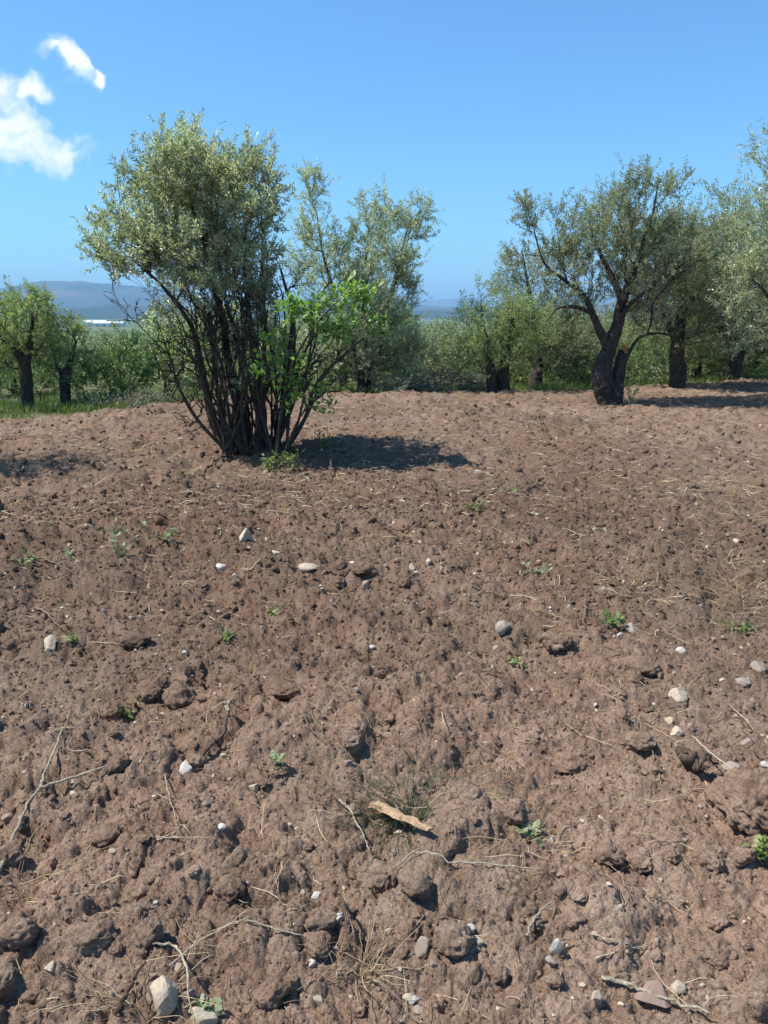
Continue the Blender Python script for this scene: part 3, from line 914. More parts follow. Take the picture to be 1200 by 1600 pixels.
olive(1057, 604, 16.8, [[(1057, 606, 0, .20), (1058, 580, 0, .17), (1056, 555, 0, .16), (1060, 520, 0, .12), (1066, 470, 0, .09), (1075, 410, 0, .05), (1090, 350, 0, .02)],
                        [(1058, 535, 0, .09), (1040, 500, -.2, .06), (1020, 450, -.3, .02)], [(1064, 490, 0, .07), (1095, 450, -.3, .05), (1130, 410, -.3, .02)]],
      [(1060, 420, 80, 60, 1.0), (1115, 350, 52, 40, .8), (1110, 430, 70, 70, 1.0), (1050, 500, 66, 34, .8, 0, .8), (1110, 510, 60, 40, .8), (1000, 480, 50, 50, .8, .4, .7), (1020, 400, 60, 60, .8, .4, .7), (1128, 305, 14, 16, .3, 0, .8)], 70, 23,
      'olive with straight dark trunk just right of the old gnarled olive', 'olive_d')
olive(1142, 592, 18.8, [[(1138, 594, 0, .22), (1146, 570, 0, .18), (1155, 540, 0, .14), (1160, 490, 0, .09), (1165, 420, 0, .03)], [(1150, 550, 0, .1), (1125, 510, -.2, .06), (1105, 460, -.3, .02)]],
      [(1160, 440, 70, 70, 1.1), (1175, 380, 50, 60, 1.0), (1140, 510, 70, 40, 1.0), (1190, 510, 50, 50, 1.0), (1105, 470, 50, 50, .9)], 60, 24,
      'olive with leaning trunk in deep shade near the right edge of the photo', 'olive_d')
YR = 13.0
olive(1290, 640, YR, [[(1290, 645, 0, .22), (1285, 600, 0, .17), (1275, 540, 0, .13), (1260, 460, 0, .09), (1230, 380, 0, .05), (1212, 290, 0, .02)], [(1280, 560, 0, .1), (1230, 500, -.2, .06), (1190, 450, -.2, .02)]],
      [(1202, 262, 30, 44, .5, 0, 1.6), (1212, 340, 50, 50, .7, 0, 1.3), (1240, 420, 80, 60, .9), (1200, 470, 56, 50, .8), (1215, 535, 50, 36, .7, 0, .7), (1300, 440, 80, 80, .9), (1290, 330, 60, 60, .8), (1172, 400, 18, 40, .5, 0, .6)], 85, 25,
      'tall olive crown reaching in from the right edge of the photo', 'olive', leaf=(.065, .018), n_leaf=20)
olive(1092, 588, 20.5, [[(1092, 590, 0, .09), (1092, 560, 0, .075), (1096, 520, 0, .05), (1098, 460, 0, .02)]],
      [(1095, 500, 60, 40, .9), (1090, 450, 50, 50, .9), (1060, 540, 60, 30, .9)], 55, 26, 'slim olive trunk in the shade between the two thicker right-hand trunks', 'olive_g')
olive(778, 612, 16.2, [[(768, 614, -.1, .13), (768, 590, -.1, .11), (764, 560, -.1, .08), (758, 520, 0, .04), (752, 480, 0, .015)], [(787, 614, .1, .16), (785, 585, .1, .13), (792, 555, .1, .09), (800, 510, 0, .05), (800, 470, 0, .015)]],
      [(780, 490, 44, 36, .7), (755, 520, 30, 48, .6), (800, 530, 46, 42, .7), (755, 462, 16, 22, .3, 0, .7), (830, 520, 36, 44, .6), (770, 560, 40, 26, .6, 0, .8)], 115, 27,
      'bushy green olive with two short dark trunks at the middle of the field edge', 'olive_g', leaf=(.06, .018))
olive(838, 608, 17.6, [[(836, 610, 0, .18), (838, 590, 0, .15), (842, 560, 0, .11), (838, 510, 0, .07), (826, 450, 0, .04), (815, 390, 0, .015)], [(842, 560, 0, .08), (865, 530, -.2, .05), (890, 500, -.2, .02)]],
      [(820, 440, 40, 34, .6), (800, 470, 34, 30, .6, 0, .8), (850, 500, 44, 44, .7), (890, 510, 50, 44, .7), (870, 550, 44, 34, .6), (830, 400, 26, 34, .4, 0, .6)], 80, 28,
      'olive with short stout trunk between the two-trunked olive and the old gnarled olive', 'olive_d')
olive(42, 642, 13.8, [[(44, 644, 0, .12), (42, 615, 0, .105), (40, 585, 0, .11), (36, 562, 0, .09), (22, 545, -.1, .06), (5, 530, -.1, .03)], [(40, 572, 0, .07), (46, 545, 0, .05), (50, 510, 0, .03), (52, 480, 0, .012)]],
      [(40, 502, 46, 44, .7), (12, 515, 40, 46, .7), (62, 530, 26, 34, .45), (-15, 540, 40, 46, .7), (50, 474, 28, 18, .4, 0, .9), (22, 478, 26, 16, .4, 0, .9), (15, 565, 34, 22, .5, 0, .7)], 190, 29,
      'small round olive with dark forked trunk at the far left edge of the field', 'olive_g', leaf=(.055, .017), length=(.10, .22), upb=.2)
olive(103, 642, 14.2, [[(103, 644, 0, .10), (102, 610, 0, .09), (102, 590, 0, .10), (110, 565, 0, .05), (118, 535, 0, .02)], [(102, 592, 0, .06), (88, 570, -.1, .03), (82, 540, 0, .012)]],
      [(105, 535, 32, 30, .5), (80, 555, 26, 28, .4), (128, 560, 30, 24, .45), (108, 508, 20, 14, .3, 0, .8)], 210, 30,
      'small pollarded olive with grey trunk beside the dark green bush', 'olive_g', leaf=(.055, .017), length=(.10, .22), upb=.2)
olive(572, 616, 16.4, [[(566, 618, 0, .10), (564, 590, 0, .085), (556, 550, 0, .065), (536, 490, 0, .045), (508, 410, 0, .026), (494, 330, 0, .012)], [(576, 618, .1, .10), (580, 590, .1, .085), (592, 545, .1, .06), (612, 460, 0, .04), (636, 360, 0, .014)],
                       [(562, 575, 0, .05), (572, 520, -.2, .035), (566, 440, -.2, .02), (580, 370, -.2, .008)]],
      [(492, 330, 24, 56, .45), (488, 284, 15, 18, .3), (505, 410, 40, 44, .7), (640, 330, 32, 28, .55), (595, 345, 34, 36, .6, 0, .8), (655, 350, 16, 22, .3), (590, 420, 62, 44, .9), (560, 490, 74, 38, .9), (625, 470, 28, 32, .6), (540, 350, 16, 30, .4, 0, .5),
       (545, 545, 60, 36, .9), (605, 540, 44, 40, .8), (634, 560, 30, 32, .6), (515, 570, 40, 32, .7), (600, 585, 50, 20, .6), (640, 400, 22, 40, .4, 0, .6)], 140, 31,
      'feathery olive rising behind and right of the large many-stemmed olive', 'olive', leaf=(.062, .018), n_leaf=22, length=(.16, .34))
# the tree outside the left border whose shadow reaches the field
olive(-210, 735, 8.0, [[(-210, 745, 0, .12), (-208, 640, 0, .1), (-210, 540, 0, .07), (-200, 430, 0, .03)]],
      [(-190, 400, 90, 90, .7), (-260, 450, 80, 80, .7), (-180, 480, 70, 50, .6)], 120, 32, 'olive just outside the left border, casting its shadow into the field', 'olive', leaf=(.055, .016))

# --- bushes at the edge
def bush(px, py, Y, lobes, dens, seed, label, mat, leaf, name='bush', cat='bush', group=None, n_leaf=16, upb=.4, length=(.12, .28), bark='bark_brown'):
    b = P(px, py, Y); z = ground_z(b[0], Y)
    rng = np.random.default_rng(seed); sk = []
    for i in range(5):
        q = lobes[i % len(lobes)]
        sk.append([np.array([b[0] + rng.normal() * .06, Y + rng.normal() * .06, z - .05, .022]), np.append((np.array([b[0], Y, z]) * .5 + P(q[0], q[1], Y) * .5) + rng.normal(size=3) * .05, .014), np.append(P(q[0], q[1], Y), .006)])
    return build_tree(name, label, cat, (b[0], Y, z - .03), sk, [plob(*q[:4], Y, *q[4:]) for q in lobes], dens * 1.5, seed, M[mat], M[bark], None, 0, n_leaf, leaf, length, upb, 1, group, 0, .012, joined=True, stem_name='stems')[0]


bush(165, 640, 14.6, [(150, 600, 40, 34, .6), (190, 585, 44, 40, .7), (215, 560, 34, 26, .5), (130, 615, 26, 24, .4), (225, 600, 30, 30, .5)], 200, 41, 'dense dark green bush between the pollarded olive and the large olive', 'bush', (.05, .026))
bush(260, 630, 15.2, [(260, 575, 34, 34, .5), (290, 560, 40, 40, .6), (250, 545, 20, 20, .4)], 150, 42, 'green bush seen behind the low bare branches left of the large olive', 'olive_g', (.05, .02))
bush(185, 545, 16.5, [(178, 540, 20, 26, .4), (160, 555, 24, 24, .4), (188, 522, 10, 14, .2)], 200, 43, 'pale silvery shrub rising behind the dark green bush', 'sage', (.06, .02))
bush(345, 625, 16.2, [(340, 590, 40, 30, .5), (390, 585, 40, 34, .6), (440, 580, 40, 36, .6), (490, 575, 40, 40, .6)], 130, 44, 'low green scrub seen through the stems of the large many-stemmed olive', 'olive_g', (.055, .02))
bush(690, 600, 19.0, [(655, 550, 50, 38, .9), (700, 542, 50, 38, .9), (740, 555, 36, 36, .8)], 90, 45, 'pale green shrub in the gap left of the two-trunked olive', 'sage', (.07, .024))
bush(905, 600, 18.2, [(880, 580, 40, 24, .6), (920, 570, 44, 34, .7), (1000, 570, 50, 30, .7), (960, 565, 40, 30, .7)], 90, 46, 'green undergrowth behind the trunk of the old gnarled olive', 'bush', (.055, .024))
bush(770, 596, 18.6, [(740, 570, 40, 28, .6), (790, 575, 40, 24, .6), (830, 570, 40, 30, .6)], 110, 48, 'low green growth behind the trunks of the two-trunked olive', 'olive_g', (.06, .024))
bush(940, 590, 20.5, [(900, 545, 60, 44, .8), (970, 540, 60, 44, .8), (1030, 540, 50, 40, .8)], 70, 49, 'grey green thicket seen between the gnarled and the straight trunks', 'olive_d', (.07, .026))
bush(1165, 588, 22.0, [(1140, 545, 60, 40, .9), (1200, 545, 60, 44, .9), (1090, 550, 50, 36, .9)], 60, 50, 'dim green thicket behind the leaning trunk at the right edge', 'olive_d', (.07, .026))
bush(60, 632, 16.5, [(20, 600, 50, 30, .7), (75, 605, 40, 28, .6), (-30, 590, 50, 40, .7)], 110, 55, 'dark undergrowth behind the forked trunk at the far left', 'bush', (.06, .026))
bush(1040, 592, 20.0, [(1020, 565, 40, 34, .7), (1075, 570, 40, 24, .6), (1120, 570, 40, 24, .6), (1180, 570, 40, 24, .6)], 70, 47, 'green undergrowth behind the straight trunk at the right', 'olive_g', (.06, .024))


def prunings(px, py, Y, w, h, seed, label):
    b = P(px, py, Y); z = ground_z(b[0], Y); rng = np.random.default_rng(seed)
    root = thing('pruning_heap', label, 'heap', (b[0], Y, z), 'heaps of cut olive branches along the field edge')
    st = MB(); lm = MB()
    for k in range(70):
        x = rng.uniform(-.5, .5) * w; y = rng.normal() * .25; zz = rng.random() * h * (1 - (2 * x / w) ** 2)
        a = rng.uniform(0, 6.28); L = rng.uniform(.35, .8)
        d = np.array([math.cos(a), math.sin(a) * .6, rng.normal() * .25 + .05])
        p = np.array([x, y, zz]) + d * np.linspace(-.5, .5, 5)[:, None] * L + rng.normal(size=(5, 3)) * .02
        p[:, 2] = np.maximum(p[:, 2], .0)
        st.tube(p, np.linspace(.009, .003, 5), 4, False)
        tips = p[1:] + rng.normal(size=(4, 3)) * .03
        shoots(rng, tips, np.repeat(d[None], 4, 0), lm, None, 14, (.12, .25), (.055, .017), .05, .8)
    mkobj('branches', st.mesh('branches'), M['twig'], root)
    mkobj('foliage', lm.mesh('foliage', False), M['prune'], root)


prunings(690, 604, 16.9, 1.9, .50, 51, 'heap of pale cut olive branches in front of the gap at the field edge')
prunings(640, 612, 16.0, 1.0, .26, 52, 'small low heap of cut olive branches right of the feathery olive')
prunings(205, 640, 13.9, 1.5, .24, 53, 'low grey heap of cut branches below the dark green bush')
prunings(745, 606, 17.4, .9, .30, 54, 'cut branch heap beside the two-trunked olive')

MARKS = [(258, 1543, 'the large cream stone'), (289, 1197, 'the bright white stone'), (869, 1476, 'the white pointed pebble'), (1026, 1550, 'the large flat stone'), (786, 978, 'the grey angular stone'),
         (1056, 1141, 'the pale angular stone'), (79, 1004, 'the beige rounded stone'), (344, 884, 'the white flat stone'), (484, 886, 'the pair of dark clods'), (710, 1461, 'the round dark clod'),
         (1172, 1236, 'the biggest dark clod'), (440, 1072, 'the long flat clod'), (212, 996, 'the overhanging clod'), (1000, 1032, 'the wide cracked clod'), (152, 1455, 'the big brown clod'),
         (372, 1340, 'the deep-shadowed clod'), (890, 1185, 'the broad clod'), (630, 1288, 'the split wood'), (955, 978, 'the small green weed'), (60, 1240, 'the forked tan stem'), (565, 1525, 'the bottom straw tuft'),
         (1100, 762, 'the wide straw patch'), (185, 872, 'the brushy grey weed'), (400, 715, 'the large olive stems'), (600, 720, 'the large olive shadow'), (950, 635, 'the gnarled olive trunk'), (550, 1143, 'the smooth rounded clod'),
         (770, 1058, 'the arched brown root'), (110, 1590, 'the bottom left corner'), (1190, 1590, 'the bottom right corner'), (690, 610, 'the heap of cut branches'), (40, 760, 'the shade at the left edge'), (740, 770, 'the dark forked twig'),
         (1150, 925, 'the straw at the right edge'), (640, 880, 'the two small pale stones')]
USED = {}


def beside(px, py):
    m = min(MARKS, key=lambda q: (q[0] - px) ** 2 + (q[1] - py) ** 2)
    dx, dy = px - m[0], (py - m[1]) * 1.2
    r = math.hypot(dx, dy)
    if r < 14: side = 'touching'
    else:
        a = math.degrees(math.atan2(-dy, dx)) % 360
        side = ('right of', 'up and right of', 'above', 'up and left of', 'left of', 'down and left of', 'below', 'down and right of')[int((a + 22.5) // 45) % 8]
    how = 'just ' if 14 <= r < 60 else 'well ' if r > 130 else ''
    return how + side + ' ' + m[2]


def single_out(lab):
    # a second one at the same place is told apart by its distance
    k = USED.get(lab, 0); USED[lab] = k + 1
    return lab if k == 0 else lab + (', second one', ', third one', ', fourth one', ', fifth one', ', sixth one', ', seventh one')[min(k - 1, 5)]

# --- trees and scrub further down the slope: four kinds, copied
protos = []
for k, (mat, w, h) in enumerate((('olive', 1.5, 1.1), ('olive_g', 1.3, 1.2), ('olive_d', 1.7, 1.2), ('weed', 1.2, 1.0))):
    rng = np.random.default_rng(60 + k)
    sk = [[np.array([0, 0, -.3, .16]), np.array([.04, 0, .5, .13]), np.array([.1, .1, 1.0, .09]), np.array([.2, 0, 1.8, .03])],
          [np.array([.05, 0, .7, .09]), np.array([-.4, .1, 1.3, .06]), np.array([-.7, 0, 1.9, .02])]]
    lb = []
    for q in range(9):
        a = rng.uniform(0, 6.28); r_ = rng.uniform(.2, .75)
        lb.append((np.array([math.cos(a) * r_ * w, math.sin(a) * r_ * w, 1.1 + rng.uniform(0, 1.1) * h]), (rng.uniform(.5, .8), rng.uniform(.5, .8), rng.uniform(.4, .65)), 1.0))
    protos.append((mat, sk, lb))
KIND = ['silver green', 'fresh green', 'grey green', 'dark green']
spots = []
rng = np.random.default_rng(99)
for d0, d1, n in ((21, 27, 16), (27, 42, 20), (42, 64, 22), (64, 110, 34)):
    for i in range(n):
        a = R(-31 + 62 * (i + rng.uniform(.1, .9)) / n); d = rng.uniform(d0, d1)
        px = CX + F * math.tan(a)
        if d < 30 and (610 < px < 740 or 110 < px < 260): d += 9
        spots.append((a, d, (0, 1, 0, 1, 2, 1, 3)[int(rng.integers(0, 7))], rng.uniform(.8, 1.25), rng.uniform(0, 6.28)))
made = {}
for a, d, k, s, rz in spots:
    x, y = d * math.sin(a), d * math.cos(a); z = ground_z(x, y)
    px, py = CX + F * math.tan(a), 0
    top = (z + 2.6 * s - CAMH) / d * F
    if 600 < px < 760 or 100 < px < 270:
        s = min(s, max(.35, (CAMH - z - d * (26 / F)) / 2.6))       # crowns in the two gaps stay below the far plain
    row = 'nearest row' if d < 30 else 'second row' if d < 42 else 'third row' if d < 64 else 'far row'
    tm = min(((-60, 'left border'), (42, 'forked left olive'), (103, 'pollarded olive'), (190, 'dark green bush'), (290, 'bare low branches'), (400, 'large olive stems'), (480, 'green sapling'), (572, 'feathery olive'), (690, 'branch heap'), (778, 'two-trunked olive'),
              (850, 'short stout olive'), (950, 'gnarled olive'), (1057, 'straight dark trunk'), (1142, 'leaning trunk'), (1260, 'right border')), key=lambda q: abs(q[0] - px))[1]
    lab = single_out('%s in the thicket, %s, behind the %s' % (KIND[k] + ' olive' if k < 3 else 'dark green round tree', row, tm))
    if k not in made:
        mat, sk, lb = protos[k]
        r = build_tree('thicket_tree', lab, 'tree', (0, 0, 0), sk, lb, 52, 60 + k, M[mat], M['bark'], None, 0, 18, (.12, .045) if k < 3 else (.11, .055), (.25, .5), .45, 1, 'trees in the thicket beyond the field', .05, .03, joined=True)[0]
        made[k] = r
    else: r = copy_tree(made[k])
    r['label'] = lab
    r.location = (x, y, z - (.75 * s if d < 42 else .3)); r.rotation_euler = (0, 0, rz); r.scale = (s, s, s)

# scrub of the far slope and plain: a mass nobody could count
rng = np.random.default_rng(123)
mb = MB()
n = 3800
a = np.radians(rng.uniform(-33, 33, n)); d = np.exp(rng.uniform(math.log(100), math.log(2600), n))
X, Yy = d * np.sin(a), d * np.cos(a); Z = macro(X, Yy)
clump = fbm(X / 90, Yy / 90, 88, 3)
keep = (clump > -.12) | (d < 220); X, Yy, Z, d = X[keep], Yy[keep], Z[keep], d[keep]
m = 15
sz = rng.uniform(1.0, 2.3, len(X)) * np.clip(d / 400, .8, 1.5)
q = unit(rng.normal(size=(len(X), m, 3))); q[..., 2] = np.abs(q[..., 2]) * .8
c = np.stack([X, Yy, Z - .1], -1)[:, None] + q * sz[:, None, None] * rng.uniform(.6, 1.0, size=(len(X), m, 1))
c = c.reshape(-1, 3); ss = np.repeat(sz, m) * .55
dd_ = unit(rng.normal(size=(len(c), 3)))
leaves(mb, c, dd_, q.reshape(-1, 3) + rng.normal(size=(len(c), 3)) * .3, ss, ss * .7)
mkobj('far_scrub', mb.mesh('far_scrub', False), M['olive_g'], kind='stuff', label='scrub and olive groves on the far slope and plain')

# grass along the field edge
rng = np.random.default_rng(131); mb = MB()
n = 34000
a = np.radians(rng.uniform(-40, 40, n)); e = edge(np.sin(a) * 16, np.cos(a) * 16)
d = e + .05 + np.abs(rng.normal(size=n)) * 3.6
X, Yy = d * np.sin(a), d * np.cos(a)
keep = fbm(X * .8, Yy * .8, 91, 3) > -.22; X, Yy = X[keep], Yy[keep]
Z = np.maximum(macro(X, Yy), field_h(X, Yy, False)) - .02
dirs = np.stack([rng.normal(size=len(X)) * .35, rng.normal(size=len(X)) * .35, np.ones(len(X))], -1)
leaves(mb, np.stack([X, Yy, Z], -1), dirs, rng.normal(size=(len(X), 3)), rng.uniform(.06, .26, len(X)), rng.uniform(.008, .016, len(X)))
mkobj('grass', mb.mesh('grass', False), M['grass'], kind='stuff', label='green and yellowing grass along the edge of the ploughed field')

# white sheds on the plain
def shed(parent, x0, x1, y0, y1, h, roof, name):
    b = MB()
    v = [(x0, y0, 0), (x1, y0, 0), (x1, y1, 0), (x0, y1, 0), (x0, y0, h), (x1, y0, h), (x1, y1, h), (x0, y1, h)]
    b.add(v, [(0, 1, 5, 4), (1, 2, 6, 5), (2, 3, 7, 6), (3, 0, 4, 7)])
    wall = mkobj('wall', b.mesh('wall', False), M['white'], parent)
    b = MB(); ym = (y0 + y1) / 2
    v = [(x0 - .6, y0 - .6, h), (x1 + .6, y0 - .6, h), (x1 + .6, y1 + .6, h), (x0 - .6, y1 + .6, h), (x0 - .6, ym, h + roof), (x1 + .6, ym, h + roof)]
    b.add(v, [(0, 1, 5, 4), (2, 3, 4, 5)]); b.add(v, [(1, 2, 5), (3, 0, 4)])
    mkobj('roof', b.mesh('roof', False), M['white'], parent)
    return wall


dS = 1900.0
pS = P(166, 513, dS); zS = float(macro(np.array([pS[0]]), np.array([dS]))[0]) + 0
sh = thing('farm_shed', 'long low white shed standing on the green plain at the left', 'building', (pS[0], dS, zS))
front = shed(sh, -30, 44, -16, 12, 8.0, 4.0, 'a')
shed(sh, -44, -31, -14, 14, 10, 3.0, 'b')
for x in (-18, -2, 14, 30):
    b = MB(); b.add([(x, -16.1, 0), (x + 7, -16.1, 0), (x + 7, -16.1, 5.0), (x, -16.1, 5.0), (x, -15.9, 0), (x + 7, -15.9, 0), (x + 7, -15.9, 5.0), (x, -15.9, 5.0)],
                    [(0, 1, 2, 3), (1, 5, 6, 2), (4, 0, 3, 7), (3, 2, 6, 7)])
    mkobj('door', b.mesh('door', False), M['opening'], front)
sh2 = thing('farm_shed', 'smaller white shed behind the long low one on the plain', 'building', (P(150, 509, dS + 120)[0], dS + 120, float(macro(np.array([-600.]), np.array([dS + 120.]))[0])))
shed(sh2, -28, 28, -10, 10, 11, 3.0, 'c')
# ------------------------------------------------------------------ stones, clods, sticks
def ico(sub):
    import bmesh
    bm = bmesh.new(); bmesh.ops.create_icosphere(bm, subdivisions=sub, radius=1.0)
    bm.verts.ensure_lookup_table()
    v = np.array([x.co[:] for x in bm.verts]); f = np.array([[q.index for q in p.verts] for p in bm.faces]); bm.free()
    return v, f


def n3(p, s, seed):
    return (vn2(p[:, 0] * s + p[:, 2] * s * .7, p[:, 1] * s - p[:, 2] * s * .6, seed) + vn2(p[:, 2] * s + 5, p[:, 0] * s * .8 - p[:, 1] * s * .5, seed + 1)) * .8


ICO2, ICO3, ICO4 = ico(2), ico(3), ico(4)


def rock_mesh(seed, cuts=9, smooth=False):
    rng = np.random.default_rng(seed); v, f = ICO3; v = v.copy() * rng.uniform(.75, 1.15, 3)
    for _ in range(cuts):
        n = unit(rng.normal(size=3)); d = rng.uniform(.45, .8)
        s = v @ n; v -= np.clip(s - d, 0, None)[:, None] * n
    v *= (1 + .07 * n3(v, 2.5, seed) + .04 * n3(v, 7, seed + 3))[:, None]
    b = MB(); b.add(v, f); return b.mesh('stone', smooth)


def clod_mesh(seed, fine=False):
    rng = np.random.default_rng(seed); v, f = ico(5) if fine else ICO4; v = v.copy() * rng.uniform(.8, 1.15, 3)
    for _ in range(4):
        n = unit(rng.normal(size=3)); d = rng.uniform(.6, .85); s = v @ n; v -= .8 * np.clip(s - d, 0, None)[:, None] * n
    v *= (1 + .34 * n3(v, 1.6, seed) + .26 * n3(v, 3.5, seed + 3) + .22 * n3(v, 7, seed + 5) + .16 * n3(v, 14, seed + 7) + .08 * n3(v, 26, seed + 8))[:, None]
    if fine: v *= (1 + .10 * n3(v, 22, seed + 11) + .07 * n3(v, 41, seed + 12) + .045 * n3(v, 80, seed + 13))[:, None]
    b = MB(); b.add(v, f); return b.mesh('soil_clod', True)


def pxsize(c, n): return n / F * math.sqrt(c[0] ** 2 + c[1] ** 2 + (CAMH - c[2]) ** 2)


rr_ = random.Random(5)
ROCKS = [rock_mesh(200 + i) for i in range(9)]
ROCKMESH = {}


def stone(px, py, w, h, mat, label, seed, sink=.36, name='stone', group=None):
    c = G(px, py + h * .35); s = pxsize(c, w) * .5
    k = (seed % len(ROCKS), mat)
    if k not in ROCKMESH:
        me = ROCKS[k[0]].copy(); me.materials.clear(); me.materials.append(M[mat]); ROCKMESH[k] = me
    o = mkobj(name, ROCKMESH[k], None)
    hz = pxsize(c, h) * .62
    o.scale = (s, s * .8, hz); o.rotation_euler = (rr_.uniform(-.25, .25), rr_.uniform(-.25, .25), rr_.uniform(0, 6.28) if abs(w / h - 1) < .4 else rr_.uniform(-.3, .3))
    o.location = (c[0], c[1], c[2] + hz * (1 - 2 * sink) * .8)
    o['label'] = label; o['category'] = 'stone'
    if group: o['group'] = group
    return o


for i, a in enumerate([
    (258, 1543, 52, 46, 'stone_b', 'large cream angular stone near the bottom left corner'),
    (318, 1584, 36, 36, 'stone_b', 'pale rounded stone under a green leaf at the bottom, right of the cream stone'),
    (289, 1197, 25, 24, 'stone_w', 'bright white rounded stone beside the brown stick, left of centre'),
    (869, 1476, 20, 26, 'stone_w', 'bright white pointed pebble at the lower right'),
    (862, 1500, 22, 16, 'stone_g', 'greyish flat stone just below the bright white pointed pebble'),
    (932, 1555, 20, 26, 'stone_b', 'pale oval pebble near the bottom, right of the white pointed pebble'),
    (1026, 1552, 58, 22, 'stone_r', 'large flat pinkish beige stone half buried near the bottom right'),
    (1060, 1541, 24, 22, 'stone_b', 'smaller pale stone touching the large flat pinkish beige stone'),
    (786, 978, 28, 24, 'stone_g', 'grey angular stone standing alone right of the middle'),
    (1056, 1141, 24, 20, 'stone_b', 'pale angular stone above the big dark clod at the right'),
    (1045, 1124, 14, 14, 'stone_b', 'small pale stone just above the pale angular stone at the right'),
    (1060, 1083, 32, 20, 'stone_b', 'long pale flat stone in the right half, beside a dark hollow'),
    (1064, 1018, 16, 11, 'stone_w', 'small white stone at the right above the long pale flat stone'),
    (79, 1004, 26, 28, 'stone_b', 'beige rounded stone near the left edge'),
    (344, 884, 20, 16, 'stone_w', 'white flat stone in the left half below the large olive'),
    (383, 838, 24, 20, 'stone_b', 'cream angular stone nearest below the large olive'),
    (430, 866, 18, 12, 'stone_b', 'small cream stone between the white flat stone and the dark clod pair'),
    (484, 886, 40, 14, 'stone_b', 'long pale flat stone beside the pair of dark clods'),
    (572, 915, 20, 18, 'stone_r', 'brownish stone right of the pair of dark clods'),
    (662, 1481, 22, 30, 'stone_b', 'pale stone against the left side of the round dark clod'),
    (987, 981, 26, 20, 'stone_g', 'grey stone beside the small green weed at the right'),
    (969, 991, 11, 10, 'stone_w', 'tiny white stone beside the small green weed at the right'),
    (1088, 858, 28, 10, 'stone_b', 'pale flat stone high in the right half, below the straw patch'),
    (1150, 845, 14, 9, 'stone_b', 'small pale stone right of the pale flat stone below the straw patch'),
    (644, 886, 12, 10, 'stone_b', 'left one of the small pale stones just right of the middle'),
    (670, 876, 13, 12, 'stone_b', 'right one of the small pale stones just right of the middle'),
    (582, 1005, 14, 8, 'stone_w', 'small white chip of stone left of the grey angular stone'),
    (289, 1018, 10, 10, 'stone_w', 'small white stone in the left half above the brown clods'),
    (775, 1011, 10, 8, 'stone_b', 'small pale stone below the grey angular stone'),
    (1185, 1035, 26, 16, 'stone_g', 'grey flat stone at the right edge below the straw'),
    (1158, 1068, 22, 14, 'stone_g', 'grey brown stone left of the one at the right edge'),
    (1168, 1158, 20, 10, 'stone_r', 'pinkish brown stone close to the right edge above the big dark clod'),
    (474, 1418, 11, 12, 'stone_b', 'small pale pebble in the bare soil at the lower left of centre'),
    (80, 1510, 17, 12, 'stone_b', 'small square beige stone near the lower left edge'),
    (1140, 1195, 30, 12, 'stone_g', 'bluish grey flat stone on top of the big dark clod at the right'),
    (700, 1488, 10, 8, 'stone_w', 'small white chip at the foot of the round dark clod'),
    (745, 736, 14, 8, 'stone_b', 'small dark edged stone right of the large olive shadow'),
]):
    stone(*a, seed=i)

# alike pale pebbles
rng = np.random.default_rng(211)
cnt = 0
while cnt < 150:
    py = 640 + 940 * rng.random() ** .8; px = rng.uniform(-20, 1220)
    c = G(px, py); big = rng.random()
    w = .018 + .035 * big ** 2.5; wpx = w / pxsize(c, 1.0)
    if wpx < 3.0: 
        if rng.random() < .45: continue
        w *= 1.6; wpx *= 1.6
    stone(px, py, min(wpx, 17), min(wpx, 17) * rng.uniform(.5, .8), mt := ('stone_b', 'stone_r', 'stone_r', 'stone_g', 'stone_b', 'stone_r', 'stone_w')[int(rng.integers(0, 7))],
          single_out('%s %s pebble %s' % ('tiny' if wpx < 7 else 'small', {'stone_b': 'beige', 'stone_r': 'pinkish brown', 'stone_g': 'grey', 'stone_w': 'white'}[mt], beside(px, py))), int(rng.integers(0, 9)), .34, 'pebble', 'small pebbles scattered over the ploughed soil')
    cnt += 1

CLODS = [clod_mesh(400 + i) for i in range(10)]
BIGCLODS = [clod_mesh(431, True), clod_mesh(437, True)]
for me in CLODS + BIGCLODS: me.materials.append(M['soil'])


def clod(px, py, w, h, label, seed, group=None, sink=.3, rz=None):
    if not group and 50 < w < 110: w *= .78; h *= .72; sink = .42
    c = G(px, py + h * .4); s = pxsize(c, w) * .5; hz = pxsize(c, h) * .52
    o = mkobj('soil_clod', BIGCLODS[seed % 2] if not group and (w > 60 or h > 50) else CLODS[seed % len(CLODS)], None)
    o.scale = (s, s * .85, hz); o.rotation_euler = (rr_.uniform(-.2, .2), rr_.uniform(-.2, .2), rr_.uniform(-.35, .35) if rz is None else rz)
    o.location = (c[0], c[1], c[2] + hz * (1 - 2 * sink))
    o['label'] = label; o['category'] = 'clod'
    if group: o['group'] = group
    return o


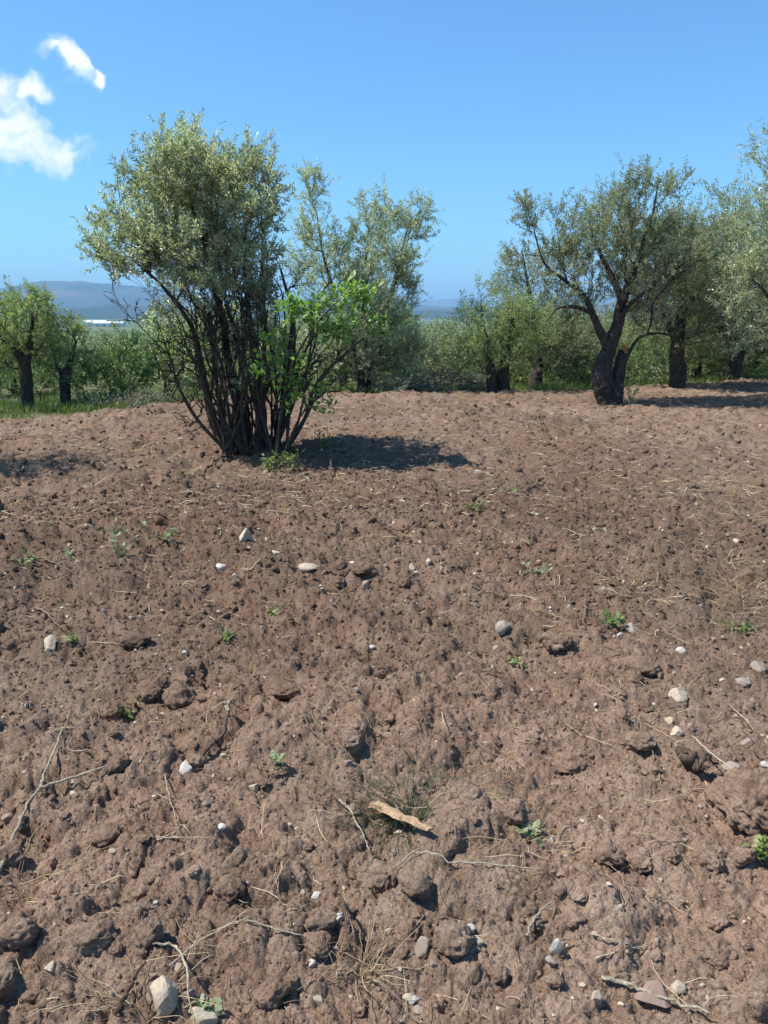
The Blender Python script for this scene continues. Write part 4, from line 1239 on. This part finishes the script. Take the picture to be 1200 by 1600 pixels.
for i, a in enumerate([
    (710, 1461, 74, 58, 'round dark soil clod at the lower right of centre'),
    (1176, 1240, 118, 84, 'biggest dark soil clod with torn roots, at the right edge'),
    (440, 1072, 74, 30, 'long flat soil clod left of the middle'),
    (530, 886, 40, 22, 'left one of the pair of dark clods beside the long pale flat stone'),
    (566, 884, 44, 18, 'right one of the pair of dark clods beside the long pale flat stone'),
    (212, 996, 62, 34, 'dark overhanging soil clod left of centre, right of the beige stone'),
    (176, 1098, 34, 30, 'round soil clod near the left, below the dark overhanging one'),
    (282, 1074, 50, 36, 'crumbly soil clod beside the upright brown stick'),
    (233, 1075, 44, 30, 'soil clod left of the crumbly one by the upright stick'),
    (1000, 1032, 70, 36, 'wide cracked soil clod in the right half below the green weed'),
    (550, 1143, 40, 30, 'smooth rounded soil clod just left of centre'),
    (152, 1455, 66, 56, 'big brown soil clod in the lower left part'),
    (30, 1440, 62, 60, 'big dark clod at the lower left edge above a hollow'),
    (372, 1340, 66, 52, 'soil clod with deep shadow in the lower left of centre'),
    (890, 1185, 66, 40, 'broad soil clod right of centre'),
    (590, 1372, 58, 44, 'pale smooth soil clod below the split piece of wood'),
    (1190, 1545, 44, 50, 'soil clod at the bottom right corner'),
    (1000, 1160, 60, 30, 'flat greyish soil clod left of the pale angular stone'),
    (870, 1005, 50, 30, 'dark clod beside the bark covered root piece'),
    (650, 1370, 50, 40, 'soil clod right of the pale smooth one below the wood'),
]):
    clod(*a, seed=i)
rng = np.random.default_rng(221)
for k in range(190):
    py = 660 + 920 * rng.random() ** .75; px = rng.uniform(-20, 1220)
    c = G(px, py); w = .028 + .085 * rng.random() ** 2.6
    wpx = min(max(w / pxsize(c, 1.0), 7), 46)
    clod(px, py, wpx, wpx * rng.uniform(.5, .85), single_out('%s loose soil lump %s' % ('small' if wpx < 12 else 'medium' if wpx < 24 else 'large', beside(px, py))), int(rng.integers(0, 10)), 'loose soil lumps on the ploughed field', rng.uniform(.36, .52), rng.uniform(0, 6.28))

# crumbs of soil and grit: uncountable
def scatter(n, seed, lo, hi, dmin, dmax, name, mat, label, bias=1.0, dent=.2, wings=False):
    rng = np.random.default_rng(seed)
    v0, f0 = ico(1)
    a = np.radians(spread_az(rng, n) if not wings else rng.choice([-1, 1], n) * rng.uniform(27, 75, n)); d = dmin + (dmax - dmin) * rng.random(n) ** bias
    X, Yy = d * np.sin(a), d * np.cos(a); Z = field_h(X, Yy)
    s = lo * (hi / lo) ** (rng.random(n) ** 2.2)
    s = s * np.clip(d / 2.6, .8, 2.2)
    v = v0[None] * (1 + rng.normal(size=(n, len(v0), 1)) * dent) * s[:, None, None] * rng.uniform(.65, 1.2, size=(n, 1, 3))
    th = rng.uniform(0, 6.28, n); ct, st = np.cos(th)[:, None], np.sin(th)[:, None]
    v = np.stack([v[..., 0] * ct - v[..., 1] * st, v[..., 0] * st + v[..., 1] * ct, v[..., 2]], -1)
    v += np.stack([X, Yy, Z + s * .1], -1)[:, None]
    b = MB(); i = np.arange(n)[:, None, None] * len(v0)
    b.add(v.reshape(-1, 3), (i + f0[None]).reshape(-1, 3))
    mkobj(name, b.mesh(name, name != 'gravel'), mat, kind='stuff', label=label)


scatter(8500, 231, .003, .013, 1.2, 13.0, 'soil_crumbs', M['soil'], 'small crumbs of brown soil covering the ploughed field', 1.25, .3)
def grains(n, seed, lo, hi, dmin, dmax, name, mat, label):
    rng = np.random.default_rng(seed)
    v0 = np.array([[1, 0, 0], [-1, 0, 0], [0, 1, 0], [0, -1, 0], [0, 0, 1.0]]); f0 = np.array([[0, 2, 4], [2, 1, 4], [1, 3, 4], [3, 0, 4]])
    a = np.radians(spread_az(rng, n)); d = dmin + (dmax - dmin) * rng.random(n) ** 1.1
    X, Yy = d * np.sin(a), d * np.cos(a); Z = field_h(X, Yy)
    s_ = lo * (hi / lo) ** (rng.random(n) ** 1.8) * np.clip(d / 2.2, .8, 2.0)
    v = v0[None] * rng.uniform(.6, 1.4, size=(n, 5, 1)) * s_[:, None, None]
    th = rng.uniform(0, 6.28, n); ct, st = np.cos(th)[:, None], np.sin(th)[:, None]
    v = np.stack([v[..., 0] * ct - v[..., 1] * st, v[..., 0] * st + v[..., 1] * ct, v[..., 2] * .9], -1) + rng.normal(size=(n, 5, 3)) * s_[:, None, None] * .2
    v += np.stack([X, Yy, Z - s_ * .1], -1)[:, None]
    b = MB(); i = np.arange(n)[:, None, None] * 5
    b.add(v.reshape(-1, 3), (i + f0[None]).reshape(-1, 3))
    mkobj(name, b.mesh(name, False), mat, kind='stuff', label=label)


grains(52000, 237, .0028, .0085, 1.25, 7.5, 'soil_grains', M['soil'], 'fine crumbly grains of the ploughed soil')
scatter(5200, 239, .005, .018, 5.5, 18.5, 'soil_crumbs', M['soil'], 'soil lumps too many to count on the far part of the field', 1.0, .3)
scatter(1300, 261, .010, .045, 1.0, 9.0, 'soil_crumbs', M['soil'], 'loose soil lumps left and right of the view', 1.0, .2, True)
t = NT('grit'); g = t.n('NewGeometry')
M['grit'] = t.principled(t.ramp(g.outputs['Random Per Island'], [(0, (0.28, 0.20, 0.15)), (.6, (0.40, 0.31, 0.23)), (.95, (0.50, 0.41, 0.31)), (1, (0.60, 0.52, 0.42))]), .9)
scatter(4200, 233, .0026, .010, 1.2, 18.0, 'gravel', M['grit'], 'tiny pale gravel mixed into the ploughed soil', 1.2, .28)


# dry straw, root and twig litter
def litter(n, seed, lo, hi, wid, mat, name, label, dmin=1.3, dmax=17.5, patch=None, bias=1.2, lift=.012):
    rng = np.random.default_rng(seed); b = MB()
    a = np.radians(spread_az(rng, n)); d = dmin + (dmax - dmin) * rng.random(n) ** bias
    X, Yy = d * np.sin(a), d * np.cos(a)
    if patch is not None:
        k = patch(X, Yy, rng); X, Yy, d = X[k], Yy[k], d[k]; n = len(X)
    L = rng.uniform(lo, hi, n); th = rng.uniform(0, 6.28, n); cur = rng.normal(size=n) * .7
    K = 5
    u = np.linspace(-.5, .5, K)
    ang = th[:, None] + cur[:, None] * u[None]
    px = X[:, None] + np.cumsum(np.cos(ang) * (L / (K - 1))[:, None], 1); py = Yy[:, None] + np.cumsum(np.sin(ang) * (L / (K - 1))[:, None], 1)
    hz = field_h(px, py)
    base = hz.mean(1, keepdims=True)
    pz = np.maximum(.6 * hz + .4 * base, hz - .004) + .003 + lift * rng.random((n, 1)) + np.abs(rng.normal(size=(n, 1))) * .5 * lift * u[None]
    w = (wid * rng.uniform(.6, 1.5, n) * np.clip(d / 3.0, .8, 2.2))[:, None]
    w = w * np.array([.6, 1, 1, .9, .3])[None]
    sx, sy = -np.sin(ang) * w, np.cos(ang) * w
    l = np.stack([px + sx, py + sy, pz], -1); r = np.stack([px - sx, py - sy, pz], -1); m_ = np.stack([px, py, pz + w * 1.2], -1)
    v = np.stack([l, m_, r], 2).reshape(-1, 3)
    i = np.arange(n)[:, None, None] * (K * 3) + (np.arange(K - 1) * 3)[None, :, None]
    q1 = i + np.array([0, 3, 4, 1]); q2 = i + np.array([1, 4, 5, 2])
    b.add(v, np.concatenate([q1.reshape(-1, 4), q2.reshape(-1, 4)]))
    mkobj(name, b.mesh(name), mat, kind='stuff', label=label)


litter(4000, 241, .03, .13, .0011, M['straw_d'], 'twig_litter', 'brown bits of root and twig strewn over the ploughed soil')
litter(1200, 242, .04, .20, .0010, M['straw'], 'straw_litter', 'pale dry straw strewn thinly over the ploughed soil', patch=lambda x, y, r: fbm(x * .7, y * .7, 301, 3) > -.05)

litter(3800, 243, .06, .18, .0014, M['straw_d'], 'twig_litter', 'brown twigs and dry stems strewn over the far part of the field', 6.0, 18.5, bias=1.0, lift=.03)
litter(2400, 244, .05, .16, .0010, M['straw'], 'straw_litter', 'pale straw strewn over the far part of the field', 6.0, 18.5, patch=lambda x, y, r: fbm(x * .5, y * .5, 311, 3) > -.08, bias=1.0, lift=.03)


def tuft(px, py, n, h, spread, mat, label, seed, name, cat, lean=.5, wid=.0016, group=None):
    c = G(px, py); rng = np.random.default_rng(seed); b = MB()
    for k in range(n):
        a = rng.uniform(0, 6.28); r0 = abs(rng.normal()) * spread * .35; L = h * rng.uniform(.5, 1.25)
        p0 = np.array([math.cos(a) * r0, math.sin(a) * r0, 0]); p0[2] = gz(c[0] + p0[0], c[1] + p0[1]) - c[2] - .006
        a2 = a + rng.normal() * .8; out = np.array([math.cos(a2), math.sin(a2), 0]) * lean * rng.uniform(.4, 1.4)
        u = np.linspace(0, 1, 6)[:, None]
        p = p0 + L * (out * u + np.array([0, 0, 1]) * u * (1 - .45 * lean * u)) + rng.normal(size=(6, 3)) * .004
        b.tube(p, wid * np.array([1.2, 1.1, 1, .9, .7, .3]), 3, False)
    o = mkobj(name, b.mesh(name), mat); o.location = c
    o['label'] = label; o['category'] = cat
    if group: o['group'] = group
    return o


def weed(px, py, n, size, spread, mat, label, seed, h=.08):
    c = G(px, py); rng = np.random.default_rng(seed); root = thing('green_weed', label, 'weed', c)
    st = MB(); lm = MB()
    for k in range(max(4, n // 7)):
        a = rng.uniform(0, 6.28); r0 = spread * rng.uniform(.3, 1)
        e = np.array([math.cos(a) * r0, math.sin(a) * r0, h * rng.uniform(.4, 1.1)])
        u = np.linspace(0, 1, 5)[:, None]; p = e * u; p[:, 2] = e[2] * np.sin(u[:, 0] * 1.5); p[0, 2] -= .02
        st.tube(p, np.linspace(.0022, .001, 5), 4, False)
        pos = p[1:][rng.integers(0, 4, 7)] + rng.normal(size=(7, 3)) * .006
        broad_leaves(lm, rng, pos, rng.normal(size=(7, 3)) + e / (np.linalg.norm(e) + 1e-6) * .6, size)
    mkobj('stem', st.mesh('stem'), M['sage'], root); mkobj('leaves', lm.mesh('leaves', False), M[mat], root)


weed(955, 978, 56, .034, .085, 'weed', 'small green weed right of the middle beside the grey stone', 1, .07)
weed(118, 1006, 20, .03, .04, 'weed', 'tiny green weed beside the beige rounded stone at the left', 2, .05)
weed(203, 1122, 18, .03, .03, 'weed', 'tiny dark green sprout in the left part below the round clod', 3, .06)
weed(430, 1178, 16, .03, .035, 'sage', 'tiny pale grey-green sprout right of the white stone', 4, .03)
weed(354, 1002, 14, .03, .04, 'weed', 'tiny green sprig left of the middle above the long flat clod', 5, .04)
weed(1186, 1345, 30, .04, .06, 'weed', 'green sprig at the right edge below the biggest clod', 6, .06)
weed(255, 850, 40, .035, .12, 'weed', 'low green weed patch left, below the bare branches of the large olive', 7, .06)
weed(185, 872, 60, .035, .20, 'sage', 'grey-green brushy weed with dry stems in the left part', 8, .22)
weed(40, 885, 40, .035, .16, 'weed', 'green weed patch near the left edge in the shade line', 9, .06)
weed(735, 800, 40, .035, .15, 'weed', 'thin green weed patch to the right of the large olive shadow', 10, .04)
weed(795, 775, 40, .035, .16, 'weed', 'faint green weeds right of the large olive shadow, farther back', 11, .04)
weed(300, 752, 24, .035, .10, 'weed', 'small green weed left of the foot of the large olive', 12, .05)
weed(830, 895, 40, .03, .14, 'sage', 'grey-green weed patch right of the middle above the grey angular stone', 13, .05)
weed(800, 1040, 16, .025, .04, 'weed', 'tiny green sprout right of the middle below the grey angular stone', 14, .03)
weed(428, 955, 14, .03, .04, 'weed', 'tiny green sprig in the left half below the pair of dark clods', 15, .03)
weed(322, 1588, 8, .03, .03, 'sage', 'pale green leaf lying over the rounded stone at the bottom', 16, .05)
weed(985, 636, 120, .05, .28, 'weed', 'green suckers at the foot of the old gnarled olive', 17, .45)
weed(830, 1310, 20, .03, .05, 'sage', 'grey-green sprig among straw right of the split wood', 18, .03)
weed(1150, 985, 40, .03, .10, 'weed', 'green weed with straw near the right edge', 19, .05)
weed(110, 865, 30, .035, .10, 'sage', 'small grey-green weed left of the brushy weed', 20, .05)

tuft(640, 1262, 150, .20, .10, M['darkgrass'], 'dark green needle-leaved tuft uprooted beside the split piece of wood', 31, 'grass_tuft', 'grass', 1.3, .0011)
DG = 'dry straw tufts on the ploughed field'
tuft(565, 1525, 34, .13, .09, M['straw'], 'dry straw tuft at the bottom just left of centre', 32, 'straw_tuft', 'straw', 1.2, .0011)
for i, (a, b, n_, sp, lab) in enumerate([(1100, 762, 120, .5, 'wide dry straw patch high at the right'), (1160, 930, 90, .30, 'dry straw tuft at the right edge above the grey flat stone'), (1130, 880, 60, .25, 'thin dry straw tuft at the right, between two larger straw patches'),
                                         (1165, 810, 70, .32, 'dry straw tuft below the wide straw patch at the right'), (990, 920, 50, .18, 'short dry straw tuft above the small green weed at the right'), (1000, 1108, 26, .12, 'thin upright straw left of the pale angular stone'),
                                         (800, 1310, 40, .16, 'flattened straw tangle right of the split wood'), (20, 1380, 26, .12, 'straw bits at the left edge under the long tan stem'), (230, 1590, 40, .1, 'dry rootlets at the bottom left beside the cream stone'),
                                         (930, 680, 110, .7, 'yellowish dry grass in front of the old gnarled olive'), (390, 750, 60, .3, 'dry yellow leaves and grass in front of the large olive stems'), (800, 760, 60, .4, 'sparse dry grass right of the large olive shadow')]):
    o = tuft(a, b, n_, .10 if b > 1000 else .13, sp * 2.0, M['straw'], lab, 40 + i, 'straw_tuft', 'straw', 1.5, .0010 if b > 1000 else .0014, DG)
    o['kind'] = 'stuff'; del o['category']; del o['group']


def stick(lines, r, mat, label, seed, lift=.012, name='stick', cat='stick', taper=.45, tilt=None):
    """lines: each a list of photograph places on the soil"""
    rng = np.random.default_rng(seed); b = MB(); o0 = None
    for li in lines:
        pts = []
        for q in li:
            g = G(q[0], q[1]); up = q[2] if len(q) > 2 else lift
            pts.append(g + np.array([0, 0, up]))
        p = catmull(np.array(pts), 6)
        hz = field_h(p[:, 0], p[:, 1]); p[:, 2] = np.maximum(p[:, 2], hz + r * .3)
        p[1:-1] += rng.normal(size=(len(p) - 2, 3)) * r * .5
        if o0 is None: o0 = p[0].copy()
        b.tube(p - o0, r * np.linspace(1, taper, len(p)) * (1 + .12 * rng.normal(size=len(p))), 7, True, .08, rng)
    o = mkobj(name, b.mesh(name), mat); o.location = o0
    o['label'] = label; o['category'] = cat
    return o


stick([[(0, 1375), (30, 1300, .03), (65, 1230, .03), (95, 1165, .03), (107, 1125, .02)], [(62, 1238, .02), (110, 1228, .03), (168, 1206, .02)]], .0060, M['stick_p'], 'long tan forked stem lying at the left edge', 1)
stick([[(300, 1205), (325, 1180, .03), (348, 1152, .05), (362, 1132, .06)]], .008, M['stick_d'], 'brown broken stick with pale end beside the white stone', 2, taper=.9)
stick([[(358, 1136, .065), (360, 1122, .075)]], .0085, M['stick_p'], 'pale splintered wood at the end of the brown broken stick', 2, taper=.6, name='wood_splinter', cat='wood')
stick([[(312, 1036), (313, 1062, .03), (316, 1092, .02)]], .008, M['stick_d'], 'upright brown stick left of the long flat clod', 3, taper=.8)
stick([[(240, 1480), (275, 1495, .03), (293, 1540, .05), (298, 1600, .03)]], .0034, M['stick_p'], 'curved grey stem over the cream stone at the bottom left', 4)
stick([[(385, 1445), (430, 1458, .02), (480, 1468, .02), (522, 1475, .01)], [(265, 1516), (330, 1470, .02), (390, 1446, .02)]], .0024, M['stick_p'], 'thin pale stem crossing the bare soil at the lower left of centre', 5)
stick([[(180, 1590), (205, 1560, .03), (230, 1530, .05)]], .006, M['stick_d'], 'twisted grey root left of the cream stone', 6)
stick([[(232, 1600), (228, 1565, .04), (240, 1530, .05)]], .004, M['stick'], 'thin grey root hanging over the cream stone', 7)
stick([[(245, 1315), (270, 1312, .01), (330, 1313, .012)], [(258, 1205), (264, 1250, .02), (280, 1305, .02)]], .0026, M['stick_p'], 'yellow dry stem lying left of centre below the white stone', 8)
stick([[(528, 1405), (538, 1450, .06), (545, 1500, .03)]], .004, M['stick_d'], 'dark upright twig beside the straw tuft at the bottom', 9)
stick([[(462, 1118), (490, 1145, .02), (520, 1170, .01)], [(475, 1112), (505, 1150, .02), (524, 1166, .01)]], .0030, M['stick'], 'pair of greenish dry stems left of the middle', 10)
stick([[(530, 1264, .03), (548, 1280, .03), (566, 1310, .02), (578, 1335, .01)]], .0035, M['stick_p'], 'hooked pale root left of the split piece of wood', 11)
stick([[(618, 1362), (640, 1346, .02), (660, 1332, .02)]], .0030, M['stick_p'], 'short pale straight stem below the split piece of wood', 12)
stick([[(650, 1340), (700, 1352, .01), (760, 1356, .015), (845, 1366, .02)]], .0030, M['stick_p'], 'long thin pale stem right of the split piece of wood', 13)
stick([[(822, 1468), (842, 1442, .03), (862, 1418, .03)]], .0040, M['stick_p'], 'short pale dry twig above the bright white pointed pebble', 14)
stick([[(940, 1528), (985, 1553, .02), (1040, 1573, .025), (1110, 1600, .03)]], .0055, M['stick_p'], 'whitish green stem at the bottom right in front of the flat stone', 15)
stick([[(925, 1455), (960, 1470, .02), (1005, 1490, .01)], [(930, 1505), (1000, 1490, .02), (1060, 1475, .02)]], .0024, M['stick_p'], 'thin crossing pale stems at the lower right', 16)
stick([[(738, 1052), (765, 1058, .02), (790, 1068, .02), (802, 1085, .01)]], .0042, M['stick_d'], 'arched brown root right of the middle', 17)
stick([[(914, 945), (913, 965, .03), (910, 982, .02)]], .0055, M['stick'], 'upright pale stick left of the small green weed', 18, taper=.8)
stick([[(845, 992, .03), (858, 1008, .04), (876, 1025, .03)]], .022, M['stick'], 'thick bark covered root piece right of the middle', 19, taper=.9)
stick([[(796, 935), (820, 938, .02), (850, 942, .01)]], .0042, M['stick_p'], 'short pale stick above the grey angular stone', 20)
stick([[(516, 755, .0), (517, 740, .08), (520, 728, .16)]], .012, M['stick_d'], 'short upright stump of a twig in front of the large olive', 21, taper=.8)
stick([[(672, 762), (678, 772, .05), (684, 785, .02)], [(655, 758), (668, 756, .04), (676, 766, .03)]], .010, M['stick_d'], 'dark forked twig right of the middle below the large olive shadow', 22)
stick([[(600, 826), (630, 822, .04), (655, 812, .03)]], .008, M['stick_d'], 'dark crooked stick lying just below the large olive shadow', 23)
stick([[(50, 875), (75, 884, .03), (110, 890, .02)]], .008, M['stick'], 'tan stick lying at the left beside green weeds', 24)
stick([[(55, 950), (75, 968, .03), (95, 988, .02)]], .006, M['stick'], 'tan stem above the beige rounded stone at the left', 25)
stick([[(320, 735), (345, 722, .05), (372, 712, .08)]], .010, M['stick'], 'cut pole lying at the left foot of the large olive', 26)
stick([[(1078, 1176, .07), (1120, 1222, .09), (1175, 1258, .08), (1200, 1275, .06)]], .0030, M['stick_p'], 'thin straw lying across the biggest dark clod', 27)
stick([[(1155, 1180, .10), (1180, 1205, .10), (1205, 1225, .09)]], .0030, M['stick_d'], 'thin dark stem on top of the biggest dark clod', 28)
stick([[(1062, 1185, .03), (1076, 1200, .045), (1092, 1216, .05)]], .022, M['stick_d'], 'weathered bark piece left of the biggest dark clod', 29, taper=.9)
stick([[(1100, 1232, .05), (1108, 1250, .03), (1112, 1252, .03), (1126, 1246, .03)]], .0035, M['cut'], 'curled orange rootlet under the biggest dark clod', 30)
stick([[(420, 855), (432, 880, .02), (452, 905, .01)]], .004, M['stick_d'], 'thin brown twig left of the pair of dark clods', 33)
stick([[(690, 1120), (694, 1140, .04), (698, 1158, .01)]], .0026, M['stick_p'], 'small pale upright straw right of the smooth rounded clod', 34)
stick([[(720, 1010), (738, 1045, .01), (760, 1080, .01)]], .003, M['stick_d'], 'long thin dark stem slanting right of the middle', 35)

# split piece of wood
b = MB(); p0, p1 = G(585, 1265), G(672, 1312); p0 = p0 + [0, 0, .035]; p1 = p1 + [0, 0, .03]
ax = unit(p1 - p0); sd = unit(np.cross(ax, [0, 0, 1.0])); up = np.cross(sd, ax); L = np.linalg.norm(p1 - p0)
rng = np.random.default_rng(3); K = 12; V = []
for k in range(K):
    u = k / (K - 1); w = .020 * (1 - .45 * u) * (1 + .12 * rng.normal()); h = .011 * (1 - .6 * u) * (1 + .15 * rng.normal())
    for (a, c) in ((-1, -.6), (-.8, .9), (-.1, 1.2), (.7, .7), (1, -.4), (.1, -1)):
        V.append(ax * L * u + sd * (a * w + .003 * rng.normal()) + up * (c * h + .002 * rng.normal()))
i = np.arange(K - 1)[:, None] * 6; j = np.arange(6)[None]; k2 = (j + 1) % 6
b.add(np.array(V), np.stack([i + j, i + k2, i + 6 + k2, i + 6 + j], -1).reshape(-1, 4))
b.f.setdefault(6, []).append(np.array([[5, 4, 3, 2, 1, 0], [(K - 1) * 6 + q for q in range(6)]]))
o = mkobj('split_wood', b.mesh('split_wood', False), M['wood']); o.location = p0
o['label'] = 'split tan piece of wood lying over a dark hollow below the centre'; o['category'] = 'wood'

# ------------------------------------------------------------------ the air over the valley
b = MB(); x0, x1, y0, y1, za, zb = -22000, 22000, -27000, 27000, -36, 520
b.add([(x0, y0, za), (x1, y0, za), (x1, y1, za), (x0, y1, za), (x0, y0, zb), (x1, y0, zb), (x1, y1, zb), (x0, y1, zb)],
      [(0, 3, 2, 1), (4, 5, 6, 7), (0, 1, 5, 4), (1, 2, 6, 5), (2, 3, 7, 6), (3, 0, 4, 7)])
t = NT('valley_haze'); pv = t.n('VolumePrincipled'); pv.inputs['Color'].default_value = (0.42, 0.72, 1.0, 1); pv.inputs['Density'].default_value = 1.3e-4
pv.inputs['Anisotropy'].default_value = 0.0
t.t.links.new(pv.outputs[0], t.out.inputs[1])
mkobj('haze', b.mesh('haze', False), t.m, kind='stuff', label='bluish haze over the valley')
